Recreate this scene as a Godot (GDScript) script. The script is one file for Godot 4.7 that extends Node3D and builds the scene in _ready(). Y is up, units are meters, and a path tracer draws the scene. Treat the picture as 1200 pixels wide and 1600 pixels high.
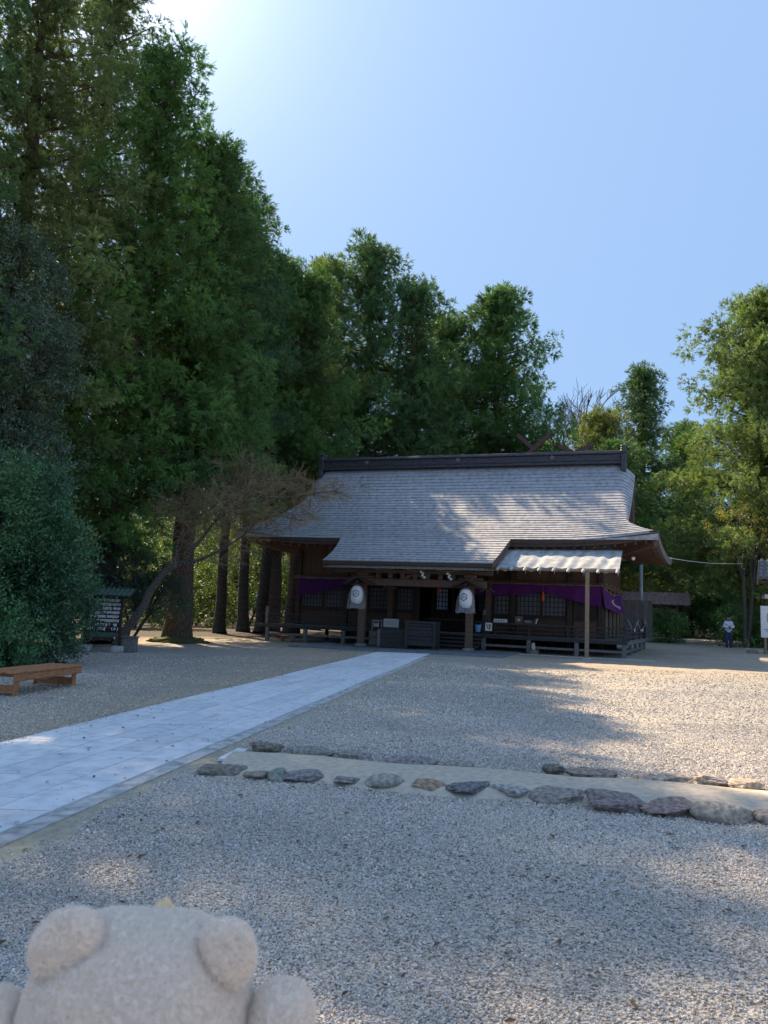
extends Node3D

const EYE := Vector3(0.0, 1.43, 0.0)
const PITCH := 0.133
const ROLL := 0.044
const SUN_AZIMUTH := -27.0
const SUN_HEIGHT := 43.0
const HALL_AT := Vector3(8.9, 0.0, -28.0)
const HALL_TURN := -0.342

var M := {}
var names := {}
var rng := RandomNumberGenerator.new()
var hall: Node3D


# ---------------------------------------------------------------- mesh builder
class Mb:
	var v := PackedVector3Array()
	var n := PackedVector3Array()
	var uv := PackedVector2Array()
	var c := PackedColorArray()
	var ix := PackedInt32Array()
	var col := Color(1, 1, 1)

	func quad(a: Vector3, b: Vector3, d: Vector3, e: Vector3, out_dir := Vector3.ZERO, uvs := []) -> void:
		var nn := (b - a).cross(d - a)
		if nn.length_squared() < 1e-14:
			nn = (d - a).cross(e - a)
		nn = nn.normalized()
		var flip := out_dir != Vector3.ZERO and nn.dot(out_dir) < 0.0
		if flip:
			nn = -nn
		var s := v.size()
		v.append_array([a, b, d, e])
		n.append_array([nn, nn, nn, nn])
		c.append_array([col, col, col, col])
		if uvs.size() == 4:
			uv.append_array(uvs)
		else:
			var w := a.distance_to(b)
			var h := b.distance_to(d)
			uv.append_array([Vector2(0, 0), Vector2(w, 0), Vector2(w, h), Vector2(0, h)])
		if flip:
			ix.append_array([s, s + 1, s + 2, s, s + 2, s + 3])
		else:
			ix.append_array([s, s + 2, s + 1, s, s + 3, s + 2])

	func tri(a: Vector3, b: Vector3, d: Vector3, out_dir := Vector3.ZERO) -> void:
		var nn := (b - a).cross(d - a).normalized()
		var flip := out_dir != Vector3.ZERO and nn.dot(out_dir) < 0.0
		if flip:
			nn = -nn
		var s := v.size()
		v.append_array([a, b, d])
		n.append_array([nn, nn, nn])
		c.append_array([col, col, col])
		uv.append_array([Vector2(a.x, a.y), Vector2(b.x, b.y), Vector2(d.x, d.y)])
		if flip:
			ix.append_array([s, s + 1, s + 2])
		else:
			ix.append_array([s, s + 2, s + 1])

	# a box with chamfered edges; the texture's v runs along its longest side
	func box(at: Vector3, size: Vector3, bev := 0.0, bs := Basis()) -> void:
		var h := size * 0.5
		var b := minf(bev, minf(h.x, minf(h.y, h.z)) * 0.45)
		var long := 0
		if size.y >= size.x and size.y >= size.z:
			long = 1
		elif size.z >= size.x:
			long = 2
		var off := at.x * 0.37 + at.y * 0.61 + at.z * 0.83
		var P := func(s: Vector3, axis: int) -> Vector3:
			var p := Vector3(s.x * (h.x - b), s.y * (h.y - b), s.z * (h.z - b))
			p[axis] = s[axis] * h[axis]
			return p
		for ax in 3:
			var a1 := (ax + 1) % 3
			var a2 := (ax + 2) % 3
			for sg in [-1.0, 1.0]:
				var q := []
				var us := []
				for k in [[-1, -1], [1, -1], [1, 1], [-1, 1]]:
					var s := Vector3.ZERO
					s[ax] = sg
					s[a1] = k[0]
					s[a2] = k[1]
					var p: Vector3 = P.call(s, ax)
					var cu := a1
					var cv := a2
					if long == a1:
						cu = a2
						cv = a1
					us.append(Vector2(p[cu] + off, p[cv] + off))
					q.append(at + bs * p)
				var o := Vector3.ZERO
				o[ax] = sg
				quad(q[0], q[1], q[2], q[3], bs * o, us)
		if b <= 0.0:
			return
		for ax in 3:
			var a1 := (ax + 1) % 3
			var a2 := (ax + 2) % 3
			for s1 in [-1.0, 1.0]:
				for s2 in [-1.0, 1.0]:
					var lo := Vector3.ZERO
					lo[a1] = s1
					lo[a2] = s2
					var hi := lo
					lo[ax] = -1.0
					hi[ax] = 1.0
					var o := lo
					o[ax] = 0.0
					quad(at + bs * P.call(lo, a1), at + bs * P.call(hi, a1), at + bs * P.call(hi, a2), at + bs * P.call(lo, a2), bs * o)
		for sx in [-1.0, 1.0]:
			for sy in [-1.0, 1.0]:
				for sz in [-1.0, 1.0]:
					var s := Vector3(sx, sy, sz)
					tri(at + bs * P.call(s, 0), at + bs * P.call(s, 1), at + bs * P.call(s, 2), bs * s)

	# a beam between two points
	func beam(a: Vector3, b: Vector3, wide: float, high: float, bev := 0.0, up := Vector3.UP) -> void:
		var y := (b - a).normalized()
		var x := up.cross(y)
		if x.length() < 0.01:
			x = Vector3.RIGHT.cross(y)
		x = x.normalized()
		box((a + b) * 0.5, Vector3(wide, a.distance_to(b), high), bev, Basis(x, y, x.cross(y)))

	func tube(pts: Array, radii: Array, sides := 8, caps := true, flute := 0.0, flutes := 0) -> void:
		var rings := []
		var along := 0.0
		var x := Vector3.ZERO
		for i in pts.size():
			var p: Vector3 = pts[i]
			var t: Vector3 = (pts[mini(i + 1, pts.size() - 1)] - pts[maxi(i - 1, 0)]).normalized()
			if i == 0:
				x = t.cross(Vector3(0.31, 0.2, 0.93))
				if x.length() < 0.05:
					x = t.cross(Vector3.RIGHT)
			x = (x - t * x.dot(t)).normalized()
			var y := t.cross(x)
			if i > 0:
				along += p.distance_to(pts[i - 1])
			var s := v.size()
			for k in sides + 1:
				var a := TAU * k / sides
				var d := x * cos(a) + y * sin(a)
				var r: float = radii[i]
				if flutes > 0:
					r *= 1.0 + flute * sin(a * flutes + 1.3 * sin(along * 0.4)) + flute * 0.6 * sin(a * (flutes * 2 + 1) + along * 0.7)
				v.append(p + d * r)
				n.append(d)
				c.append(col)
				uv.append(Vector2(a / TAU * maxf(0.2, roundf(radii[0] * 6.0)), along))
			rings.append(s)
		for i in pts.size() - 1:
			var s: int = rings[i]
			var e: int = rings[i + 1]
			for k in sides:
				ix.append_array([s + k, e + k, s + k + 1, s + k + 1, e + k, e + k + 1])
		if caps:
			for end in [0, pts.size() - 1]:
				var s := v.size()
				var nn: Vector3 = (pts[end] - pts[absi(end - 1)]).normalized()
				v.append(pts[end])
				n.append(nn)
				c.append(col)
				uv.append(Vector2.ZERO)
				for k in sides + 1:
					v.append(v[rings[end] + k])
					n.append(nn)
					c.append(col)
					uv.append(Vector2.ZERO)
				for k in sides:
					if end == 0:
						ix.append_array([s, s + 1 + k, s + 2 + k])
					else:
						ix.append_array([s, s + 2 + k, s + 1 + k])

	# a surface of revolution about y: rows of (radius, height)
	func lathe(rows: Array, sides := 24, at := Vector3.ZERO) -> void:
		var first := v.size()
		for i in rows.size():
			var r: Vector2 = rows[i]
			var t: Vector2 = rows[mini(i + 1, rows.size() - 1)] - rows[maxi(i - 1, 0)]
			for k in sides + 1:
				var a := TAU * k / sides
				v.append(at + Vector3(r.x * cos(a), r.y, r.x * sin(a)))
				n.append(Vector3(t.y * cos(a), -t.x, t.y * sin(a)).normalized())
				c.append(col)
				uv.append(Vector2(float(k) / sides, float(i) / rows.size()))
		for i in rows.size() - 1:
			for k in sides:
				var s := first + i * (sides + 1) + k
				var e := s + sides + 1
				ix.append_array([s, s + 1, e, s + 1, e + 1, e])

	# a sheet from a grid of points (rows of equal length); smooth
	func sheet(rows: Array, up := Vector3.UP, uvk := 1.0) -> void:
		var s := v.size()
		var w: int = rows[0].size()
		for j in rows.size():
			for i in w:
				var p: Vector3 = rows[j][i]
				var dx: Vector3 = rows[j][mini(i + 1, w - 1)] - rows[j][maxi(i - 1, 0)]
				var dy: Vector3 = rows[mini(j + 1, rows.size() - 1)][i] - rows[maxi(j - 1, 0)][i]
				var nn := dx.cross(dy).normalized()
				if nn.dot(up) < 0.0:
					nn = -nn
				v.append(p)
				n.append(nn)
				c.append(col)
				uv.append(Vector2(i, j) * uvk)
		for j in rows.size() - 1:
			for i in w - 1:
				var a := s + j * w + i
				var g := (v[a + 1] - v[a]).cross(v[a + w] - v[a])
				if g.dot(up) < 0.0:
					ix.append_array([a, a + 1, a + w, a + 1, a + w + 1, a + w])
				else:
					ix.append_array([a, a + w, a + 1, a + 1, a + w, a + w + 1])

	# a flat outline in x and y given a thickness along z
	func plate(outline: PackedVector2Array, z0: float, z1: float) -> void:
		var t := Geometry2D.triangulate_polygon(outline)
		for k in range(0, t.size(), 3):
			for z in [z0, z1]:
				var o := Vector3(0, 0, 1 if z == maxf(z0, z1) else -1)
				tri(Vector3(outline[t[k]].x, outline[t[k]].y, z), Vector3(outline[t[k + 1]].x, outline[t[k + 1]].y, z), Vector3(outline[t[k + 2]].x, outline[t[k + 2]].y, z), o)
		var cw := Geometry2D.is_polygon_clockwise(outline)
		for k in outline.size():
			var a := outline[k]
			var b := outline[(k + 1) % outline.size()]
			var o := Vector3(b.y - a.y, a.x - b.x, 0)
			quad(Vector3(a.x, a.y, z0), Vector3(b.x, b.y, z0), Vector3(b.x, b.y, z1), Vector3(a.x, a.y, z1), -o if cw else o)

	func empty() -> bool:
		return v.is_empty()

	func mesh(with_normals := true) -> ArrayMesh:
		var arr := []
		arr.resize(Mesh.ARRAY_MAX)
		arr[Mesh.ARRAY_VERTEX] = v
		if with_normals:
			arr[Mesh.ARRAY_NORMAL] = n
		arr[Mesh.ARRAY_TEX_UV] = uv
		arr[Mesh.ARRAY_COLOR] = c
		arr[Mesh.ARRAY_INDEX] = ix
		var m := ArrayMesh.new()
		m.add_surface_from_arrays(Mesh.PRIMITIVE_TRIANGLES, arr)
		return m


# ---------------------------------------------------------------- nodes
func numbered(parent: Node, called: String) -> String:
	var key := str(parent.get_instance_id()) + "/" + called
	var k: int = names.get(key, 0)
	names[key] = k + 1
	return called if k == 0 else "%s_%03d" % [called, k]


func put(called: String, mesh: Mesh, mat: Material, parent: Node = self) -> MeshInstance3D:
	var o := MeshInstance3D.new()
	o.mesh = mesh
	o.material_override = mat
	o.name = numbered(parent, called)
	parent.add_child(o, true)
	return o


func thing(called: String, label: String, category: String, at := Vector3.ZERO, turn := 0.0, group := "") -> Node3D:
	var o := Node3D.new()
	o.name = numbered(self, called)
	add_child(o, true)
	o.position = at
	o.rotation.y = turn
	tag(o, label, category, group)
	return o


func tag(o: Node, label: String, category := "", group := "") -> Node:
	o.set_meta("label", label)
	if category:
		o.set_meta("category", category)
	if group:
		o.set_meta("group", group)
	return o


func kind(o: Node, k: String) -> Node:
	o.set_meta("kind", k)
	return o


func scatter(called: String, mesh: Mesh, mat: Material, parent: Node, places: Array, tints: Array) -> MultiMeshInstance3D:
	var mm := MultiMesh.new()
	mm.transform_format = MultiMesh.TRANSFORM_3D
	mm.use_colors = true
	mm.mesh = mesh
	mm.instance_count = places.size()
	for i in places.size():
		mm.set_instance_transform(i, places[i])
		mm.set_instance_color(i, tints[i])
	var o := MultiMeshInstance3D.new()
	o.multimesh = mm
	o.material_override = mat
	o.name = numbered(parent, called)
	parent.add_child(o, true)
	return o


func H(x: float, y: float, z: float) -> Vector3:      # a point of the hall's own axes in the world
	return HALL_AT + Basis(Vector3.UP, HALL_TURN) * Vector3(x, y, z)


func gy(x: float, z: float) -> float:                 # height of the ground
	var h := 0.011 * clampf(x, -25.0, 34.0) + 0.006 * clampf(-z, -6.0, 70.0)
	h += 0.012 * sin(x * 0.9 + 1.0) * sin(z * 0.7) * clampf((-z - 9.0) * 0.2, 0.0, 1.0)
	return h


func on(x: float, z: float, up := 0.0) -> Vector3:
	return Vector3(x, gy(x, z) + up, z)


# ---------------------------------------------------------------- materials
func noise(type: int, freq: float, sd: int, oct := 4) -> FastNoiseLite:
	var f := FastNoiseLite.new()
	f.noise_type = type
	f.frequency = freq
	f.seed = sd
	f.fractal_octaves = oct
	return f


func tex(nz: FastNoiseLite, size: int, stops: Array, normal := 0.0) -> NoiseTexture2D:
	var t := NoiseTexture2D.new()
	t.width = size
	t.height = size
	t.seamless = true
	t.noise = nz
	if normal > 0.0:
		t.as_normal_map = true
		t.bump_strength = normal
	elif stops.size():
		var g := Gradient.new()
		var off := PackedFloat32Array()
		var cs := PackedColorArray()
		for s in stops:
			off.append(s[0])
			cs.append(Color(s[1], s[1], s[1]) if s[1] is float else s[1])
		g.offsets = off
		g.colors = cs
		t.color_ramp = g
	return t


func lin(r: float, g: float, b: float) -> Color:
	return Color(r, g, b).linear_to_srgb()


func mat(called: String, c: Color, rough := 0.8, albedo: Texture2D = null, bump: Texture2D = null, scale := Vector3.ONE, tri := false, depth := 1.0) -> StandardMaterial3D:
	var m := StandardMaterial3D.new()
	m.resource_name = called
	m.albedo_color = c
	m.roughness = rough
	m.vertex_color_use_as_albedo = true
	m.metallic_specular = 0.4
	if albedo:
		m.albedo_texture = albedo
	if bump:
		m.normal_enabled = true
		m.normal_texture = bump
		m.normal_scale = depth
	m.uv1_scale = scale
	if tri:
		m.uv1_triplanar = true
		m.uv1_world_triplanar = true
	M[called] = m
	return m


func make_materials() -> void:
	var grain := tex(noise(FastNoiseLite.TYPE_SIMPLEX_SMOOTH, 0.03, 3, 5), 512, [[0.0, 0.45], [0.4, 0.72], [0.6, 0.9], [1.0, 1.0]])
	var grain_n := tex(noise(FastNoiseLite.TYPE_SIMPLEX_SMOOTH, 0.03, 3, 5), 512, [], 6.0)
	var ws := Vector3(5.0, 0.35, 1)
	mat("wood_dark", lin(0.085, 0.06, 0.048), 0.75, grain, grain_n, ws)
	mat("wood_brown", lin(0.20, 0.125, 0.085), 0.7, grain, grain_n, ws)
	mat("wood_panel", lin(0.20, 0.115, 0.075), 0.65, grain, grain_n, ws)
	mat("wood_grey", lin(0.29, 0.275, 0.255), 0.85, grain, grain_n, ws)
	mat("wood_pale", lin(0.45, 0.33, 0.22), 0.7, grain, grain_n, ws)
	mat("wood_box", lin(0.085, 0.08, 0.08), 0.75, grain, grain_n, ws)
	mat("wood_bench", lin(0.66, 0.285, 0.125), 0.6, grain, grain_n, ws)
	mat("wood_red", lin(0.20, 0.115, 0.10), 0.8, grain, grain_n, ws)
	var blot := tex(noise(FastNoiseLite.TYPE_SIMPLEX_SMOOTH, 0.012, 9, 6), 512, [[0.0, 0.62], [0.45, 0.85], [1.0, 1.0]])
	var blot_n := tex(noise(FastNoiseLite.TYPE_SIMPLEX_SMOOTH, 0.05, 12, 5), 512, [], 5.0)
	var rf := mat("roof_plate", lin(0.52, 0.515, 0.535), 0.48, blot, null, Vector3(0.6, 0.6, 0.6), true)
	rf.metallic = 0.15
	rf.metallic_specular = 0.5
	var rd := mat("ridge_metal", lin(0.085, 0.085, 0.10), 0.45, blot, null, Vector3(0.8, 0.8, 0.8), true)
	rd.metallic = 0.3
	mat("fascia", lin(0.115, 0.08, 0.07), 0.7, grain, grain_n, ws)
	mat("stone_paver", lin(0.74, 0.74, 0.75), 0.75, tex(noise(FastNoiseLite.TYPE_SIMPLEX_SMOOTH, 0.02, 21, 6), 512, [[0.0, 0.84], [0.4, 0.94], [0.6, 0.97], [1.0, 1.0]]), null, Vector3(0.4, 0.4, 0.4), true)
	mat("concrete", lin(0.62, 0.605, 0.58), 0.9, blot, blot_n, Vector3(0.8, 0.8, 0.8), true, 0.5)
	mat("apron_stone", lin(0.24, 0.265, 0.28), 0.8, blot, blot_n, Vector3(0.7, 0.7, 0.7), true, 0.5)
	var cell := noise(FastNoiseLite.TYPE_CELLULAR, 0.085, 5, 1)
	cell.cellular_return_type = FastNoiseLite.RETURN_CELL_VALUE
	cell.fractal_type = FastNoiseLite.FRACTAL_NONE
	var cell2 := noise(FastNoiseLite.TYPE_CELLULAR, 0.085, 5, 1)
	cell2.cellular_return_type = FastNoiseLite.RETURN_DISTANCE
	cell2.fractal_type = FastNoiseLite.FRACTAL_NONE
	var gr := mat("gravel_ground", Color(1, 1, 1), 0.92, tex(cell, 1024, [[0.0, 0.42], [0.2, 0.66], [0.5, 0.86], [0.8, 0.96], [1.0, 1.0]]), null, Vector3(0.75, 0.75, 0.75), true)
	gr.heightmap_enabled = false
	gr.normal_enabled = true
	gr.normal_texture = tex(cell2, 1024, [], 10.0)
	gr.normal_scale = 0.9
	mat("sand", lin(0.60, 0.505, 0.395), 0.95, tex(noise(FastNoiseLite.TYPE_SIMPLEX_SMOOTH, 0.03, 31, 7), 512, [[0.0, 0.82], [0.5, 0.93], [1.0, 1.0]]), tex(noise(FastNoiseLite.TYPE_SIMPLEX_SMOOTH, 0.08, 32, 5), 512, [], 4.0), Vector3(0.7, 0.7, 0.7), true, 0.3)
	mat("pebble", Color(1, 1, 1), 0.85)
	mat("rock", Color(1, 1, 1), 0.88, tex(noise(FastNoiseLite.TYPE_SIMPLEX_SMOOTH, 0.015, 41, 7), 512, [[0.0, 0.55], [0.45, 0.8], [0.7, 1.0], [1.0, 0.9]]), tex(noise(FastNoiseLite.TYPE_SIMPLEX_SMOOTH, 0.03, 42, 6), 512, [], 8.0), Vector3(2.2, 2.2, 2.2), true, 0.9)
	var bark := tex(noise(FastNoiseLite.TYPE_SIMPLEX_SMOOTH, 0.03, 51, 5), 512, [[0.0, 0.35], [0.45, 0.65], [0.6, 0.9], [1.0, 1.0]])
	var bark_n := tex(noise(FastNoiseLite.TYPE_SIMPLEX_SMOOTH, 0.03, 51, 5), 512, [], 14.0)
	mat("bark_cedar", lin(0.20, 0.14, 0.10), 0.95, bark, bark_n, Vector3(2.0, 0.25, 1), false, 1.3)
	mat("bark_dark", lin(0.14, 0.115, 0.09), 0.95, bark, bark_n, Vector3(2.0, 0.3, 1), false, 1.2)
	mat("bark_grey", lin(0.23, 0.20, 0.165), 0.9, bark, bark_n, Vector3(1.5, 0.8, 1), false, 0.9)
	for a in [["leaf_cedar", 0.5, 0.62], ["leaf_broad", 0.34, 0.45], ["leaf_far", 0.55, 0.7], ["leaf_bud", 0.8, 0.25]]:
		var lf := mat(a[0], Color(1, 1, 1), a[1])
		lf.backlight_enabled = true
		lf.backlight = Color(a[2] * 0.92, a[2], a[2] * 0.45).linear_to_srgb() if a[0] != "leaf_bud" else Color(0.4, 0.3, 0.2)
		lf.metallic_specular = 0.45
	mat("white_cloth", lin(0.62, 0.61, 0.60), 0.85)
	M.white_cloth.albedo_texture = blot
	M.white_cloth.uv1_triplanar = true
	M.white_cloth.uv1_scale = Vector3(0.5, 0.5, 0.5)
	M.white_cloth.backlight_enabled = true
	M.white_cloth.backlight = Color(0.35, 0.35, 0.35)
	var weave := tex(noise(FastNoiseLite.TYPE_SIMPLEX_SMOOTH, 0.04, 61, 3), 256, [[0.0, 0.8], [1.0, 1.0]])
	mat("purple_cloth", lin(0.12, 0.015, 0.16), 0.85, weave, null, Vector3(2, 2, 2), true)
	M.purple_cloth.backlight_enabled = true
	M.purple_cloth.backlight = Color(0.25, 0.1, 0.28)
	mat("white_paper", lin(0.78, 0.77, 0.74), 0.9)
	M.white_paper.backlight_enabled = true
	M.white_paper.backlight = Color(0.35, 0.35, 0.35)
	mat("lattice_paper", lin(0.12, 0.13, 0.15), 0.6)
	mat("sky_tint_pane", lin(0.50, 0.62, 0.85), 0.5)  # blue put into the colour for sky light on the panes
	mat("ink", lin(0.02, 0.02, 0.025), 0.8)
	mat("orange_cord", lin(0.62, 0.10, 0.03), 0.8)
	var pl := mat("clear_plastic", Color(0.93, 0.95, 0.97, 0.13), 0.35)
	pl.transparency = BaseMaterial3D.TRANSPARENCY_ALPHA
	pl.vertex_color_use_as_albedo = false
	pl.cull_mode = BaseMaterial3D.CULL_DISABLED
	mat("blue_plastic", lin(0.20, 0.36, 0.68), 0.4)
	mat("terracotta", lin(0.52, 0.13, 0.06), 0.85)
	mat("green_metal", lin(0.10, 0.165, 0.135), 0.6, blot, null, Vector3(0.8, 0.8, 0.8), true)
	mat("pink_tin", lin(0.62, 0.42, 0.40), 0.6, blot, null, Vector3(0.6, 0.6, 0.6), true)
	mat("grey_tile", lin(0.24, 0.235, 0.23), 0.6, blot, blot_n, Vector3(1, 1, 1), true, 0.4)
	mat("grey_steel", lin(0.22, 0.25, 0.28), 0.5)
	mat("plush", lin(0.93, 0.81, 0.70), 0.95)
	M.plush.rim_enabled = true
	M.plush.rim = 0.5
	mat("skin", lin(0.45, 0.26, 0.18), 0.6)
	mat("shirt", lin(0.72, 0.72, 0.78), 0.85)
	mat("jeans", lin(0.045, 0.07, 0.16), 0.9)
	mat("black", lin(0.02, 0.018, 0.018), 0.7)
	mat("moss", lin(0.075, 0.085, 0.03), 0.95)


# ---------------------------------------------------------------- camera, sky, sun
func sun_dir() -> Vector3:
	var a := deg_to_rad(SUN_AZIMUTH)
	var e := deg_to_rad(SUN_HEIGHT)
	return Vector3(sin(a) * cos(e), sin(e), -cos(a) * cos(e))


func make_sky() -> void:
	var cam := Camera3D.new()
	cam.name = "camera"
	var fwd := Vector3(0, sin(PITCH), -cos(PITCH))
	var up0 := Vector3(0, cos(PITCH), sin(PITCH))
	var a := atan(ROLL)
	var rt := Vector3.RIGHT * cos(a) + up0 * sin(a)
	var up := Vector3.RIGHT * -sin(a) + up0 * cos(a)
	cam.transform = Transform3D(Basis(rt, up, -fwd), EYE)
	cam.fov = rad_to_deg(2.0 * atan(800.0 / 1202.0))
	cam.near = 0.05
	cam.far = 2000.0
	var lens := CameraAttributesPhysical.new()      # a telephone's lens: 2 mm wide, focused far off
	lens.frustum_focal_length = 12.0 * 1202.0 / 800.0
	lens.frustum_focus_distance = 24.0
	lens.frustum_near = 0.05
	lens.frustum_far = 2000.0
	lens.exposure_aperture = 15.0
	cam.attributes = lens
	add_child(cam)
	cam.current = true

	var w := 512
	var h := 256
	var im := Image.create(w, h, false, Image.FORMAT_RGBF)
	var sd := sun_dir()
	for j in h:
		var el := (0.5 - (j + 0.5) / h) * PI
		for i in w:
			var az := (i + 0.5) / w * TAU
			# the picture begins at -z and turns towards +x
			var d := Vector3(sin(az) * cos(el), sin(el), -cos(az) * cos(el))
			var up_part := clampf(d.y, 0.0, 1.0)
			var ang := acos(clampf(d.dot(sd), -1.0, 1.0))
			var low := pow(1.0 - up_part, 4.0)
			var base := Vector3(0.123, 0.197, 0.330).lerp(Vector3(0.150, 0.250, 0.372), low)
			var glow := 0.185 * exp(-ang / 0.30) + 1.2 * exp(-ang / 0.075)
			var cc := base + Vector3(0.92, 0.92, 0.95) * glow
			if d.y < 0.0:
				cc = Vector3(0.16, 0.15, 0.13)
			im.set_pixel(i, j, Color(cc.x, cc.y, cc.z))
	var pano := PanoramaSkyMaterial.new()
	pano.panorama = ImageTexture.create_from_image(im)
	var sky := Sky.new()
	sky.sky_material = pano
	var env := Environment.new()
	env.background_mode = Environment.BG_SKY
	env.sky = sky
	env.background_energy_multiplier = 1.0
	env.tonemap_mode = Environment.TONE_MAPPER_LINEAR
	env.tonemap_exposure = 2.75
	env.sdfgi_enabled = true
	env.ssao_enabled = true
	env.ssil_enabled = true
	var we := WorldEnvironment.new()
	we.name = "surroundings"
	we.environment = env
	add_child(we)

	var sun := DirectionalLight3D.new()
	sun.name = "sun"
	sun.light_energy = 1.3
	sun.light_color = Color(1.0, 0.91, 0.77)
	sun.light_angular_distance = 0.5
	sun.shadow_enabled = true
	sun.basis = Basis.looking_at(-sd, Vector3.UP)
	add_child(sun)


# ---------------------------------------------------------------- ground
func ramp_coords(lo: float, fine_lo: float, fine_hi: float, hi: float, step: float) -> Array:
	var out := []
	var x := fine_lo
	while x <= fine_hi:
		out.append(x)
		x += step
	var s := step
	var q := fine_lo
	var left := []
	while q > lo:
		s *= 1.25
		q -= s
		left.append(maxf(q, lo))
	left.reverse()
	s = step
	q = fine_hi
	while q < hi:
		s *= 1.25
		q += s
		out.append(minf(q, hi))
	return left + out


var patchy := FastNoiseLite.new()
var fine_noise := FastNoiseLite.new()

func path_edge(z: float, side: float) -> float:    # x of the left (0) or right (1) edge of the paving
	return lerpf(-5.157 - 0.1952 * z, -3.125 - 0.1858 * z, side)


func ground_tint(x: float, z: float) -> Color:
	var grey := Color(0.60, 0.54, 0.47)
	var tan_c := Color(0.64, 0.52, 0.385)
	var litter := Color(0.115, 0.09, 0.062)
	var n := patchy.get_noise_2d(x * 3.0, z * 3.0)
	var n2 := fine_noise.get_noise_2d(x * 20.0, z * 20.0)
	var t := 0.0
	var le := path_edge(z, 0.0)
	var re := path_edge(z, 1.0)
	if z > -28.0:
		if x < le + 0.1:
			t = clampf(1.25 - (le - x) * 0.26 + n * 0.9, 0.15, 0.95)
		elif x > re:
			t = clampf(0.35 + n * 0.7 - (x - re) * 0.05, 0.0, 0.5)
			t = maxf(t, clampf((-z - 17.0) / 5.0 + n * 0.6, 0.0, 0.9) * clampf((x - 1.5) / 3.0, 0.0, 1.0))
	else:
		t = 0.75 + n * 0.3
	# trodden earth round the stone border
	var bz := -7.1 + 0.15 * x
	if x > -1.6:
		t = maxf(t, clampf(1.1 - absf(z - bz) / 0.75 + n * 0.5, 0.0, 0.8))
	var c := grey.lerp(tan_c, t)
	var f := 0.0
	f = maxf(f, clampf((-z - 34.0 + (x + 4.0) * -0.6) / 3.0 + n, 0.0, 1.0) * (1.0 if x < 13.0 else clampf((-z - 62.0) / 3.0 + n, 0.0, 1.0)))
	f = maxf(f, clampf((-x - 8.6 + n * 1.2 + (z + 27.0) * 0.12) / 1.2, 0.0, 1.0) if z < -13.0 else clampf((-x - 6.6) / 1.0 + n, 0.0, 1.0))
	f = maxf(f, clampf((x - 20.5 + (z + 40.0) * 0.28 + n) / 1.0, 0.0, 0.8) if z < -30.0 else 0.0)
	c = c.lerp(litter, clampf(f, 0.0, 1.0))
	var k := 1.0 + 0.17 * n + 0.15 * n2
	return Color(c.r * k, c.g * k, c.b * k)


func make_ground() -> void:
	patchy.noise_type = FastNoiseLite.TYPE_SIMPLEX_SMOOTH
	patchy.frequency = 0.12
	patchy.seed = 7
	fine_noise.noise_type = FastNoiseLite.TYPE_SIMPLEX_SMOOTH
	fine_noise.frequency = 0.1
	fine_noise.seed = 8
	var xs := ramp_coords(-600.0, -14.0, 22.0, 600.0, 0.3)
	var zs := ramp_coords(-900.0, -52.0, 1.0, 300.0, 0.3)
	var g := Mb.new()
	for z in zs:
		for x in xs:
			g.v.append(Vector3(x, gy(x, z), z))
			g.n.append(Vector3(-0.011, 1, 0.006).normalized())
			g.uv.append(Vector2(x, z))
			g.c.append(ground_tint(x, z))
	var w := xs.size()
	for j in zs.size() - 1:
		for i in w - 1:
			var a := j * w + i
			g.ix.append_array([a, a + w, a + 1, a + 1, a + w, a + w + 1] if false else [a, a + 1, a + w, a + 1, a + w + 1, a + w])
	kind(put("ground", g.mesh(), M.gravel_ground), "structure")

	# the worn sand between the two rows of stones
	var s := Mb.new()
	var rows := []
	for j in 9:
		var row := []
		var f := j / 8.0
		for i in 40:
			var x := lerpf(-1.32, 4.4, i / 39.0)
			var zn := -6.60 + 0.22 * (x + 0.9) + 0.05 * sin(x * 3.0)
			var zf := -7.72 + 0.21 * (x + 1.0) + 0.05 * sin(x * 4.0 + 1.0)
			var z := lerpf(zf, zn, f)
			var up := 0.045 + 0.030 * sin(f * PI) - 0.055 * pow(absf(f * 2.0 - 1.0), 6.0) + 0.006 * patchy.get_noise_2d(x * 18.0, z * 18.0)
			row.append(on(x, z, up))
		rows.append(row)
	s.sheet(rows)
	kind(put("sand_path", s.mesh(), M.sand), "structure")


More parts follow.
